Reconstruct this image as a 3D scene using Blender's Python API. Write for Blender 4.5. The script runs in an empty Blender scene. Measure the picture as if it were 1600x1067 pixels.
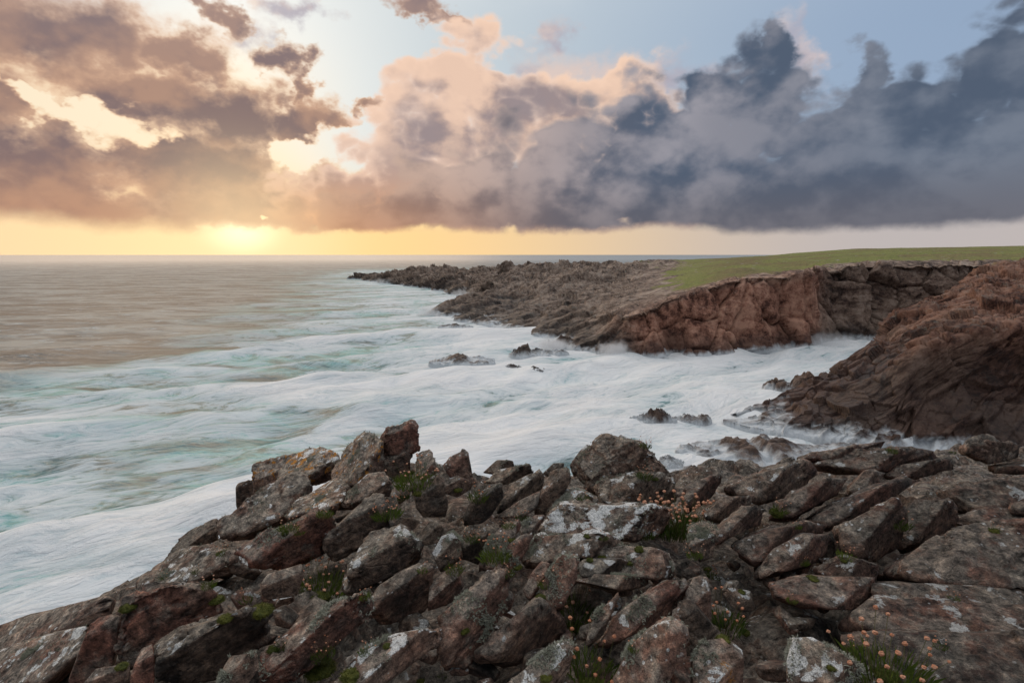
import bpy, bmesh, math, random
import numpy as np
from mathutils import Vector, Matrix

# ------------------------------------------------------------------ camera
FPX, CX, CY, HOR = 889.0, 800.0, 533.5, 398.0      # photo is 1600 x 1067
PITCH = math.atan((CY - HOR) / FPX)
CAMZ = 18.0
scn = bpy.context.scene
cam_d = bpy.data.cameras.new('camera'); cam_d.lens = 20.0; cam_d.sensor_width = 36.0
cam_d.clip_start = 0.05; cam_d.clip_end = 60000.0
cam = bpy.data.objects.new('camera', cam_d); scn.collection.objects.link(cam)
cam.location = (0, 0, CAMZ); cam.rotation_euler = (math.radians(90) - PITCH, 0, 0)
scn.camera = cam
scn.view_settings.view_transform = 'Standard'; scn.view_settings.look = 'None'
scn.view_settings.gamma = 1.0; scn.view_settings.use_curve_mapping = False
scn.view_settings.exposure = 0.22
scn.cycles.use_denoising = True
scn.cycles.max_bounces = 4; scn.cycles.volume_bounces = 2; scn.cycles.volume_step_rate = 2.0; scn.cycles.volume_max_steps = 64; scn.cycles.diffuse_bounces = 1; scn.cycles.glossy_bounces = 2
scn.cycles.sample_clamp_indirect = 4.0

CF = np.array([0, math.cos(PITCH), -math.sin(PITCH)]); CU = np.array([0, math.sin(PITCH), math.cos(PITCH)]); CR = np.array([1.0, 0, 0])
CAM = np.array([0, 0, CAMZ])
def ray(px, py):                       # direction with unit depth along the view axis
    return CF + CR * ((px - CX) / FPX) + CU * ((CY - py) / FPX)
def at_sea(px, py, z=0.0):
    d = ray(px, py); return CAM + d * ((z - CAMZ) / d[2])
def azel(px, py):
    d = ray(px, py); return math.atan2(d[0], d[1]), math.atan2(d[2], math.hypot(d[0], d[1]))

# ------------------------------------------------------------------ node helper
class N:
    """tiny expression builder for shader nodes"""
    def __init__(s, tree): s.t = tree
    def node(s, typ, **kw):
        n = s.t.nodes.new(typ)
        for k, v in kw.items(): setattr(n, k, v)
        return n
    def put(s, sock, v):
        if hasattr(v, 'is_output'): s.t.links.new(v, sock)
        elif v is not None:
            try: sock.default_value = v
            except Exception: sock.default_value = (v[0], v[1], v[2], 1.0) if hasattr(v, '__len__') else v
    def m(s, op, a, b=None, c=None, clamp=False):
        n = s.node('ShaderNodeMath', operation=op, use_clamp=clamp)
        s.put(n.inputs[0], a)
        if b is not None: s.put(n.inputs[1], b)
        if c is not None: s.put(n.inputs[2], c)
        return n.outputs[0]
    def add(s, a, b): return s.m('ADD', a, b)
    def sub(s, a, b): return s.m('SUBTRACT', a, b)
    def mul(s, a, b): return s.m('MULTIPLY', a, b)
    def mad(s, a, b, c): return s.m('MULTIPLY_ADD', a, b, c)
    def v(s, op, a, b=None, c=None, scale=None):
        n = s.node('ShaderNodeVectorMath', operation=op)
        s.put(n.inputs[0], a)
        if b is not None: s.put(n.inputs[1], b)
        if c is not None: s.put(n.inputs[2], c)
        if scale is not None: s.put(n.inputs[3], scale)
        return n.outputs[1] if op in ('LENGTH', 'DOT_PRODUCT', 'DISTANCE') else n.outputs[0]
    def xyz(s, v):
        n = s.node('ShaderNodeSeparateXYZ'); s.put(n.inputs[0], v); return n.outputs
    def vec(s, x, y, z=0.0):
        n = s.node('ShaderNodeCombineXYZ'); s.put(n.inputs[0], x); s.put(n.inputs[1], y); s.put(n.inputs[2], z); return n.outputs[0]
    def step(s, x, lo, hi, o0=0.0, o1=1.0, smooth=True):
        n = s.node('ShaderNodeMapRange', interpolation_type='SMOOTHSTEP' if smooth else 'LINEAR')
        s.put(n.inputs[0], x); s.put(n.inputs[1], lo); s.put(n.inputs[2], hi); s.put(n.inputs[3], o0); s.put(n.inputs[4], o1)
        return n.outputs[0]
    def noise(s, v, scale, detail=4, rough=0.5, dist=0.0, color=False, lac=2.0):
        n = s.node('ShaderNodeTexNoise'); s.put(n.inputs['Vector'], v); s.put(n.inputs['Scale'], scale); s.put(n.inputs['Detail'], detail)
        s.put(n.inputs['Roughness'], rough); s.put(n.inputs['Distortion'], dist); s.put(n.inputs['Lacunarity'], lac)
        return n.outputs[1] if color else n.outputs[0]
    def voro(s, v, scale, feature='F1', detail=0, rough=0.5, smooth=None, out=0, rand=1.0):
        n = s.node('ShaderNodeTexVoronoi', feature=feature); s.put(n.inputs['Vector'], v); s.put(n.inputs['Scale'], scale)
        if 'Detail' in n.inputs: s.put(n.inputs['Detail'], detail); s.put(n.inputs['Roughness'], rough)
        if smooth is not None: s.put(n.inputs['Smoothness'], smooth)
        s.put(n.inputs['Randomness'], rand)
        return n.outputs[out]
    def mix(s, f, a, b, blend='MIX'):
        n = s.node('ShaderNodeMix', data_type='RGBA', blend_type=blend, clamp_factor=True)
        s.put(n.inputs[0], f); s.put(n.inputs[6], a); s.put(n.inputs[7], b); return n.outputs[2]
    def attr(s, name, out=2):
        n = s.node('ShaderNodeAttribute', attribute_name=name); return n.outputs[out]
    def ramp(s, f, stops, interp='LINEAR'):
        n = s.node('ShaderNodeValToRGB'); s.put(n.inputs[0], f); r = n.color_ramp; r.interpolation = interp
        while len(r.elements) < len(stops): r.elements.new(0.5)
        for e, (p, c) in zip(r.elements, stops): e.position = p; e.color = (c[0], c[1], c[2], 1)
        return n.outputs[0]
def srgb(r, g, b):
    f = lambda c: (c / 255 / 12.92) if c <= 10 else ((c / 255 + 0.055) / 1.055) ** 2.4
    return (f(r), f(g), f(b))

# ------------------------------------------------------------------ world: a broken sunset sky
SUN_AZ, SUN_TRUE = azel(378, 362)
SUN_EL = math.radians(20.0)
world = bpy.data.worlds.new('World'); scn.world = world; world.use_nodes = True
world.cycles.sampling_method = 'MANUAL'; world.cycles.sample_map_resolution = 1024
wt = world.node_tree
for n in list(wt.nodes): wt.nodes.remove(n)
def build_world():
    S = N(wt)
    d = S.node('ShaderNodeTexCoord').outputs['Generated']
    x, y, z = S.xyz(d)
    az = S.m('ARCTAN2', x, y)
    el = S.m('ARCSINE', z)
    az1, el1 = az, el
    # billowing domain warp on the direction itself (same in all parts of the sky)
    q = S.v('MULTIPLY', d, (1.0, 1.0, 1.35))
    w1 = S.v('SUBTRACT', S.noise(q, 5.0, 2, 0.55, color=True), (0.5, 0.5, 0.5))
    w2 = S.v('SUBTRACT', S.noise(q, 17.0, 4, 0.58, color=True), (0.5, 0.5, 0.5))
    uv = S.vec(az, el)
    uvw = S.v('MULTIPLY_ADD', w1, (0.16, 0.09, 0), uv)
    uvw = S.v('MULTIPLY_ADD', w2, (0.09, 0.08, 0), uvw)
    uvs = S.v('MULTIPLY_ADD', w1, (0.10, 0.05, 0), uv)           # softer version for wispy cloud
    uvs = S.v('MULTIPLY_ADD', w2, (0.16, 0.10, 0), uvs)
    def billow(v):                                               # cauliflower
        r = None
        for sc, am in ((8.0, 1.0), (19.0, 0.55), (43.0, 0.30)):
            n = S.noise(v, sc, 0.0)
            r = S.mul(S.m('ABSOLUTE', S.sub(n, 0.5)), 2 * am) if r is None else S.mad(S.m('ABSOLUTE', S.sub(n, 0.5)), 2 * am, r)
        return S.m('SUBTRACT', 0.8, r)                            # ~0.45 mean, low = bulge
    puff = billow(q)
    sdir = (math.sin(SUN_AZ) * 0.030, math.cos(SUN_AZ) * 0.010, 0.030)
    q2 = S.v('ADD', q, sdir)
    puff2 = billow(q2)
    fb = S.noise(q, 11.0, 6, 0.6)
    fb2 = S.noise(q2, 11.0, 4, 0.6)
    big = S.noise(q, 3.2, 3, 0.5)
    def blobs(coord, lst, k=0.28):
        L = None
        for (px, py, rx, ry) in lst:
            a0, e0 = azel(px, py); ra = (azel(px + rx, py)[0] - azel(px - rx, py)[0]) / 2; re = (azel(px, py - ry)[1] - azel(px, py + ry)[1]) / 2
            t = S.v('MULTIPLY_ADD', coord, (1 / ra, 1 / re, 0), (-a0 / ra, -e0 / re, 0))
            l = S.v('LENGTH', t)
            L = l if L is None else S.m('SMOOTH_MIN', L, l, k)
        return S.m('SUBTRACT', 1.0, L)
    q3 = S.v('ADD', q, (math.sin(SUN_AZ) * 0.075, math.cos(SUN_AZ) * 0.02, 0.075))
    relief = S.mul(S.sub(fb2, fb), 2.2)                # >0 : surface faces away from the sun
    relief = S.mad(S.sub(puff, puff2), 0.9, relief)
    relief = S.mad(S.sub(S.noise(q3, 6.5, 2.5, 0.55), S.noise(q, 6.5, 2.5, 0.55)), 3.6, relief)
    # nearness to the sun
    sv = (math.sin(SUN_AZ) * math.cos(SUN_TRUE), math.cos(SUN_AZ) * math.cos(SUN_TRUE), math.sin(SUN_TRUE))
    ang = S.m('ARCCOSINE', S.v('DOT_PRODUCT', S.v('NORMALIZE', d), sv))
    daz = S.m('ABSOLUTE', S.sub(az, SUN_AZ))
    near = S.step(ang, 0.0, 1.05, 1.0, 0.0)             # broad warm side
    near2 = S.step(ang, 0.0, 0.48, 1.0, 0.0)
    # --- clear sky : Nishita, lifted with pale haze
    sky = S.node('ShaderNodeTexSky', sky_type='NISHITA', sun_disc=False, sun_elevation=SUN_EL, sun_rotation=SUN_AZ, air_density=1.0, dust_density=2.0, ozone_density=1.5)
    nish = S.v('SCALE', sky.outputs[0], scale=0.05)
    pale = S.mix(S.step(az, -0.25, 0.65), srgb(188, 200, 206), srgb(146, 166, 192))
    pale = S.mix(S.step(el, 0.30, 0.9), pale, srgb(250, 252, 254))
    clear = S.mix(0.82, nish, pale)
    # golden band under the cloud base
    hz = S.mix(S.step(az, -0.30, 0.60), srgb(246, 206, 142), srgb(178, 170, 168))
    hz = S.mix(S.step(az, -0.85, -0.5), srgb(226, 178, 130), hz)
    clear = S.mix(S.step(el, 0.03, 0.15, 1.0, 0.0), clear, hz)
    clear = S.mix(S.mul(S.step(az, -0.50, -0.22, 1.0, 0.0), S.step(el, 0.22, 0.36, 0.62, 0.0)), clear, srgb(252, 224, 178))
    glow = S.m('POWER', S.step(S.v('LENGTH', S.v('MULTIPLY', S.vec(S.sub(az, SUN_AZ), S.sub(el, SUN_TRUE)), (0.75, 1.35, 0))), 0.0, 0.30, 1.0, 0.0), 2.0)
    clear = S.mix(S.mul(glow, 0.8), clear, (0.98, 0.72, 0.36))
    core = S.m('POWER', S.step(S.v('LENGTH', S.v('MULTIPLY', S.vec(S.sub(az, SUN_AZ), S.sub(el, SUN_TRUE)), (1.0, 1.6, 0))), 0.0, 0.085, 1.0, 0.0), 1.5)
    clear = S.mix(core, clear, (1.5, 1.25, 0.80))
    col = clear
    # --- high pink veil
    pink = blobs(uvs, [(930, 120, 120, 60), (1050, 110, 80, 50), (860, 150, 70, 80), (1245, 85, 45, 80), (880, 60, 40, 40), (470, 20, 60, 30), (130, 30, 260, 70), (390, 60, 70, 50)], 0.5)
    pink = S.mad(S.sub(fb, 0.5), 1.6, pink)
    pcol = S.mix(near, srgb(196, 182, 182), srgb(228, 196, 172))
    pcol = S.mix(S.step(relief, -0.3, 0.9), pcol, srgb(166, 158, 168))
    col = S.mix(S.step(pink, -0.05, 0.9, 0.0, 0.85), col, pcol)
    # --- scattered cloud over the rest of the dome (same kind as the clouds in view)
    scat = S.mad(S.sub(fb, 0.5), 1.3, S.mul(S.sub(big, 0.53), 5.0))
    outside = S.m('MAXIMUM', S.step(el, 0.36, 0.55), S.step(S.m('ABSOLUTE', az), 0.85, 1.15))
    scol = S.mix(S.step(scat, 0.1, 1.4), srgb(240, 236, 232), srgb(196, 196, 200))
    # dark right bank carried on round the unseen sky, raised to darken rock fronts
    round_ = S.mul(S.m('MAXIMUM', S.step(az, 0.75, 1.0), S.step(az, -1.6, -1.3, 1.0, 0.0)), S.step(S.mad(S.sub(fb, 0.5), 0.5, el), 0.75, 0.95, 1.0, 0.0))
    scat = S.mad(round_, 1.5, scat)
    scol = S.mix(round_, scol, S.mix(S.step(relief, -0.6, 0.6), srgb(126, 132, 142), srgb(84, 94, 110)))
    col = S.mix(S.mul(S.step(scat, 0.0, 0.5), S.mul(outside, S.step(el, 0.03, 0.06))), col, scol)
    # --- flat cloud base
    basen = S.mad(S.sub(fb, 0.5), 0.035, 0.0)
    basen = S.mad(S.sub(big, 0.5), 0.05, basen)
    bmask = S.step(S.add(el, basen), 0.032, 0.052)
    # --- left bank, warm
    left = blobs(uvs, [(40, 60, 150, 60), (150, 60, 110, 60), (290, 85, 85, 38), (375, 25, 28, 34), (230, 150, 110, 55), (340, 185, 120, 55), (470, 192, 75, 36),
                       (310, 265, 140, 55), (80, 265, 150, 80), (220, 235, 90, 50), (-60, 200, 140, 120), (380, 320, 170, 45), (0, 320, 220, 60), (150, 330, 200, 45), (440, 95, 34, 30), (455, 140, 28, 20), (660, 15, 44, 16), (700, 40, 26, 12), (590, 170, 36, 12), (520, 300, 90, 40)], 0.22)
    gap = blobs(uvs, [(140, 180, 66, 18), (205, 212, 40, 20), (462, 238, 46, 20), (540, 215, 44, 18), (415, 331, 14, 7), (30, 150, 60, 14)], 0.3)
    left = S.mad(S.m('MAXIMUM', S.mad(gap, 1.0, 0.4), 0.0), -1.0, left)
    left = S.mad(S.sub(fb, 0.36), 1.35, left)
    la = S.mul(S.step(left, -0.25, 0.42), S.step(S.add(el, basen), 0.028, 0.060))
    lc = S.mix(S.step(left, 0.0, 0.75), srgb(212, 176, 148), srgb(122, 104, 104))
    lc = S.mix(S.step(relief, -0.55, 0.65, 0.36, 0.0), lc, srgb(218, 170, 134))
    lc = S.mix(S.mul(S.step(el, 0.03, 0.15, 1.0, 0.0), 0.5), lc, srgb(200, 148, 112))
    lc = S.mix(S.step(el, 0.20, 0.38, 0.0, 0.5), lc, srgb(140, 126, 128))
    lc = S.mix(S.mul(near2, S.step(left, 0.0, 0.35, 0.5, 0.02)), lc, (1.05, 0.72, 0.38))
    col = S.mix(la, col, lc)
    # --- main bank, two depths
    back = blobs(uvw, [(722, 140, 62, 62), (700, 230, 100, 90), (800, 210, 60, 70), (560, 305, 100, 48), (650, 290, 100, 60), (960, 150, 70, 40), (880, 200, 80, 70), (1000, 230, 130, 90), (900, 310, 200, 60)], 0.2)
    back = S.mad(S.sub(0.62, puff), 1.2, back)
    back = S.mad(S.sub(fb, 0.5), 0.7, back)
    ba = S.mul(S.step(back, -0.08, 0.36), bmask)
    bc = S.mix(S.step(back, 0.0, 0.85), srgb(236, 206, 186), srgb(148, 132, 132))
    bc = S.mix(S.mul(S.step(relief, -0.6, 0.5, 0.8, 0.0), S.step(el, 0.12, 0.22, 0.25, 1.0)), bc, srgb(232, 198, 174))
    bc = S.mix(S.step(relief, 0.0, 1.2, 0.0, 0.28), bc, srgb(136, 132, 140))
    bc = S.mix(S.mul(S.step(el, 0.04, 0.17, 1.0, 0.0), S.mul(near, 0.9)), bc, srgb(216, 158, 112))
    col = S.mix(ba, col, bc)
    main = blobs(uvw, [(880, 300, 130, 80), (1000, 250, 110, 90), (1110, 190, 85, 65), (1205, 95, 26, 52), (1190, 170, 62, 80), (1060, 300, 200, 80), (1300, 250, 150, 100),
                       (1348, 122, 36, 42), (1320, 190, 55, 66), (1450, 175, 75, 70), (1480, 270, 220, 120), (1600, 90, 75, 85), (1720, 150, 200, 200), (1250, 330, 420, 50), (720, 335, 260, 34),
                       (760, 300, 100, 50), (2000, 200, 600, 220)], 0.16)
    main = S.mad(S.sub(0.68, puff), 1.1, main)
    main = S.mad(S.sub(fb, 0.5), 0.7, main)
    ma = S.mul(S.step(main, -0.10, 0.42), bmask)
    warmside = S.step(az, -0.35, 0.30, 1.0, 0.0)
    dark = S.mix(warmside, srgb(76, 88, 106), srgb(132, 116, 112))
    lite = S.mix(warmside, S.mix(S.step(az, 0.30, 0.62), srgb(146, 144, 152), srgb(112, 120, 134)), srgb(200, 168, 148))
    mc = S.mix(S.step(relief, -0.85, 0.8), lite, dark)
    mc = S.mix(S.step(main, 0.0, 0.5, 0.35, 0.0), mc, S.mix(warmside, srgb(136, 146, 162), srgb(214, 184, 160)))
    mc = S.mix(S.mul(S.step(big, 0.42, 0.62), 0.3), mc, dark)
    mc = S.mix(S.mul(S.step(el, 0.035, 0.15, 1.0, 0.0), 0.6), mc, S.mix(S.step(az, -0.40, 0.15), srgb(208, 146, 98), srgb(98, 92, 96)))
    col = S.mix(ma, col, mc)
    # haze of warm light right round the sun, over the cloud edges
    col = S.mix(S.mul(S.m('POWER', S.step(ang, 0.0, 0.26, 1.0, 0.0), 2.0), 0.45), col, (1.1, 0.82, 0.46))
    # below the horizon
    col = S.mix(S.step(el, -0.02, -0.004, 1.0, 0.0), col, srgb(110, 110, 112))
    bg = S.node('ShaderNodeBackground'); S.put(bg.inputs[0], col); bg.inputs[1].default_value = 1.0
    out = S.node('ShaderNodeOutputWorld'); wt.links.new(bg.outputs[0], out.inputs[0])
build_world()

sun_d = bpy.data.lights.new('sun', 'SUN'); sun_d.energy = 0.6; sun_d.angle = math.radians(45.0); sun_d.color = (1.0, 0.66, 0.38)
sun = bpy.data.objects.new('sun', sun_d); scn.collection.objects.link(sun)
sun_vec = Vector((math.sin(SUN_AZ) * math.cos(SUN_EL), math.cos(SUN_AZ) * math.cos(SUN_EL), math.sin(SUN_EL)))
sun.rotation_euler = sun_vec.to_track_quat('Z', 'Y').to_euler()

# ------------------------------------------------------------------ numpy noise
_rs = np.random.RandomState(7)
_perm = _rs.permutation(4096).astype(np.int64)
_g = _rs.normal(size=(4096, 3)); _g /= np.linalg.norm(_g, axis=1)[:, None]
_r3 = _rs.rand(4096, 3)
def _h(i, j, k):
    return _perm[(_perm[(_perm[i & 4095] + j) & 4095] + k) & 4095]
def gnoise(p):
    p = np.asarray(p, float); i = np.floor(p).astype(np.int64); f = p - i
    u = f * f * f * (f * (f * 6 - 15) + 10); r = np.zeros(len(p))
    for dx in (0, 1):
        wx = u[:, 0] if dx else 1 - u[:, 0]
        for dy in (0, 1):
            wy = wx * (u[:, 1] if dy else 1 - u[:, 1])
            for dz in (0, 1):
                w = wy * (u[:, 2] if dz else 1 - u[:, 2])
                g = _g[_h(i[:, 0] + dx, i[:, 1] + dy, i[:, 2] + dz)]
                r += w * (g[:, 0] * (f[:, 0] - dx) + g[:, 1] * (f[:, 1] - dy) + g[:, 2] * (f[:, 2] - dz))
    return r * 1.5
def fbm(p, octv=4, gain=0.5, lac=2.03):
    p = np.asarray(p, float); a, r = 1.0, np.zeros(len(p))
    for o in range(octv):
        r += a * gnoise(p + 17.3 * o); p = p * lac; a *= gain
    return r
def voro(p):
    """F1, F2 and a random number of the nearest cell"""
    p = np.asarray(p, float); i = np.floor(p).astype(np.int64); f = p - i
    F1 = np.full(len(p), 9.0); F2 = np.full(len(p), 9.0); cid = np.zeros(len(p))
    for dx in (-1, 0, 1):
        for dy in (-1, 0, 1):
            for dz in (-1, 0, 1):
                h = _h(i[:, 0] + dx, i[:, 1] + dy, i[:, 2] + dz); o = _r3[h]
                d = np.sqrt((dx + o[:, 0] - f[:, 0]) ** 2 + (dy + o[:, 1] - f[:, 1]) ** 2 + (dz + o[:, 2] - f[:, 2]) ** 2)
                n = d < F1
                F2 = np.where(n, F1, np.minimum(F2, d)); cid = np.where(n, h / 4096.0, cid); F1 = np.where(n, d, F1)
    return F1, F2, cid
def sstep(x, a, b):
    t = np.clip((x - a) / (b - a), 0, 1); return t * t * (3 - 2 * t)
def unit(v):
    v = np.asarray(v, float); return v / np.linalg.norm(v)
def ledges(p, nb, th, sharp=0.8):
    """stepped profile of beds of thickness th lying square to nb, -0.5..0.5"""
    s = p @ unit(nb) / th + 0.6 * gnoise(p / (th * 7)) + 0.25 * gnoise(p / (th * 2.2) + 31)
    k = np.floor(s); t = s - k
    hgt = _r3[(k.astype(np.int64) * 37) & 4095, 0]; nxt = _r3[((k.astype(np.int64) + 1) * 37) & 4095, 0]
    w = sstep(t, sharp, 1.0)
    return hgt * (1 - w) + nxt * w - 0.5

# ------------------------------------------------------------------ object helpers
def link(o):
    scn.collection.objects.link(o); return o
def mesh_np(name, V, F, mat=None, attrs=None, smooth=True):
    me = bpy.data.meshes.new(name); V = np.asarray(V, np.float32); F = np.asarray(F, np.int32)
    k = F.shape[1]
    me.vertices.add(len(V)); me.vertices.foreach_set('co', V.ravel())
    me.loops.add(F.size); me.loops.foreach_set('vertex_index', F.ravel())
    me.polygons.add(len(F)); me.polygons.foreach_set('loop_start', np.arange(0, F.size, k, dtype=np.int32)); me.polygons.foreach_set('loop_total', np.full(len(F), k, np.int32))
    me.polygons.foreach_set('use_smooth', np.full(len(F), smooth))
    for a, vals in (attrs or {}).items():
        at = me.attributes.new(a, 'FLOAT', 'POINT'); at.data.foreach_set('value', np.asarray(vals, np.float32))
    me.update(calc_edges=True)
    if mat: me.materials.append(mat)
    return me
def obj(name, me, parent=None, loc=(0, 0, 0), **props):
    o = link(bpy.data.objects.new(name, me)); o.location = loc
    if parent is not None: o.parent = parent
    for k, v in props.items(): o[k] = v
    return o
def grid_faces(nr, nc):
    r, c = np.meshgrid(np.arange(nr - 1), np.arange(nc - 1), indexing='ij'); a = (r * nc + c).ravel()
    return np.stack([a, a + 1, a + nc + 1, a + nc], 1)
def grid_normals(P):
    du = np.gradient(P, axis=1); dv = np.gradient(P, axis=0); n = np.cross(du, dv)
    return n / (np.linalg.norm(n, axis=2)[..., None] + 1e-9)
def atY(px, py, Y):
    d = ray(px, py); return CAM + d * (Y / d[1])

# ------------------------------------------------------------------ materials
def new_mat(name):
    m = bpy.data.materials.new(name); m.use_nodes = True; t = m.node_tree
    b = t.nodes['Principled BSDF']; return m, N(t), b
def rock_material():
    m, S, b = new_mat('weathered_rock')
    geo = S.node('ShaderNodeNewGeometry'); P = geo.outputs['Position']; Nz = S.xyz(geo.outputs['Normal'])[2]
    info = S.node('ShaderNodeObjectInfo'); red, whi, ora = S.node('ShaderNodeSeparateColor'), None, None
    S.put(red.inputs[0], info.outputs['Color']); R, W, O = red.outputs; Rnd = info.outputs['Random']
    D = info.outputs['Alpha']
    P = S.v('ADD', P, S.vec(S.mul(Rnd, 13.7), S.mul(Rnd, 7.1), 0.0))
    big = S.noise(P, 1.6, 4, 0.6); med = S.noise(P, 7.0, 6, 0.65); fine = S.noise(P, 60.0, 5, 0.7); grain = S.noise(P, 240.0, 2, 0.6)
    col = S.ramp(S.mad(S.sub(med, 0.5), 0.9, big), [(0.28, (0.064, 0.053, 0.048)), (0.44, (0.195, 0.160, 0.137)), (0.58, (0.34, 0.288, 0.248)), (0.75, (0.48, 0.44, 0.395))])
    redc = S.mix(med, (0.46, 0.225, 0.175), (0.25, 0.13, 0.11))
    col = S.mix(S.mul(R, S.step(S.noise(P, 2.6, 3, 0.6), 0.32, 0.62, 0.25, 0.95)), col, redc)
    up = S.step(Nz, 0.05, 0.85)
    grn = S.step(S.mad(up, 0.13, S.noise(P, 5.0, 7, 0.72)), 0.53, 0.68)          # grey-green crust lichen; its upward bias paints lit tops paler
    col = S.v('MULTIPLY', col, (0.80, 0.70, 0.63))
    col = S.mix(S.mul(grn, 0.72), col, S.mix(fine, (0.20, 0.185, 0.16), (0.40, 0.37, 0.32)))
    blk = S.step(S.noise(S.v('ADD', P, (5, 3, 1)), 4.0, 6, 0.7), 0.54, 0.66)
    col = S.mix(S.mul(blk, 0.7), col, (0.040, 0.038, 0.037))
    mott = S.noise(S.v('ADD', P, (3, 8, 2)), 19.0, 6, 0.68, dist=0.3)
    col = S.mix(1.0, col, S.ramp(mott, [(0.36, (0.22, 0.215, 0.21)), (0.48, (0.78, 0.78, 0.78)), (0.57, (1.15, 1.13, 1.1)), (0.68, (2.1, 2.0, 1.9))]), 'MULTIPLY')
    # bedding: streaks square to the dip
    bed = S.v('DOT_PRODUCT', P, (-0.31, -0.31, 0.90)); cross = S.v('DOT_PRODUCT', P, (0.80, -0.58, 0.10)); along = S.v('DOT_PRODUCT', P, (0.5, 0.75, 0.43))
    strat = S.noise(S.vec(S.mul(bed, 42.0), S.mul(cross, 5.0), S.mul(along, 5.0)), 1.0, 4, 0.65, dist=0.6)
    col = S.mix(1.0, col, S.ramp(strat, [(0.32, (0.55, 0.54, 0.53)), (0.5, (1, 1, 1)), (0.72, (1.35, 1.32, 1.28))]), 'MULTIPLY')
    # pale crust lichen on the weather side: blotches with scalloped rims
    wn = S.noise(P, 6.0, 7, 0.66, dist=0.4)
    wd = S.voro(S.v('MULTIPLY_ADD', S.v('SUBTRACT', S.noise(P, 22.0, 3, 0.6, color=True), (0.5, 0.5, 0.5)), (0.05, 0.05, 0.05), P), 13.0)
    wm = S.sub(S.add(S.mul(wn, 1.0), S.mul(W, 0.20)), S.mul(wd, 0.20))
    wm = S.step(S.mad(up, 0.12, wm), 0.66, 0.70)
    spots = S.mul(S.step(S.voro(P, 21.0), 0.13, 0.19, 1.0, 0.0), S.step(S.noise(P, 3.0, 2), 0.52, 0.6))
    wm = S.m('MAXIMUM', wm, S.mul(spots, S.step(Nz, 0.1, 0.5)))
    col = S.mix(S.mul(wm, S.step(fine, 0.25, 0.5, 0.45, 0.95)), col, S.mix(med, (0.55, 0.57, 0.58), (0.82, 0.82, 0.80)))
    om = S.step(S.add(S.noise(S.v('ADD', P, (9, 2, 4)), 8.0, 6, 0.7, dist=0.5), S.mul(O, 0.20)), 0.70, 0.75)
    col = S.mix(S.mul(om, S.step(O, 0.02, 0.08)), col, S.mix(fine, (0.30, 0.10, 0.012), (0.46, 0.22, 0.03)))
    col = S.mix(1.0, col, S.ramp(S.mad(S.sub(grain, 0.5), 0.8, fine), [(0.25, (0.50, 0.50, 0.50)), (0.5, (1.0, 1.0, 1.0)), (0.78, (1.5, 1.47, 1.42))]), 'MULTIPLY')
    col = S.v('SCALE', col, scale=S.m('MULTIPLY', D, 1.12))
    S.put(b.inputs['Base Color'], col)
    S.put(b.inputs['Roughness'], S.step(med, 0.2, 0.8, 0.62, 0.9)); b.inputs['Specular IOR Level'].default_value = 0.35
    h = S.mad(fine, 0.60, S.mul(med, 0.6)); h = S.mad(grain, 0.15, h); h = S.mad(mott, 0.7, h)
    cr = S.voro(S.v('MULTIPLY_ADD', S.v('SUBTRACT', S.noise(P, 5.0, 3, color=True), (0.5, 0.5, 0.5)), (0.25, 0.25, 0.25), P), 4.5, 'DISTANCE_TO_EDGE')
    h = S.mad(strat, 0.55, h)
    h = S.mad(S.step(cr, 0.0, 0.05), 0.22, h)
    h = S.mad(wm, 0.10, h)
    bp = S.node('ShaderNodeBump'); bp.inputs['Strength'].default_value = 0.9; bp.inputs['Distance'].default_value = 0.035
    S.put(bp.inputs['Height'], h); S.put(b.inputs['Normal'], bp.outputs[0])
    return m
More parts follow.
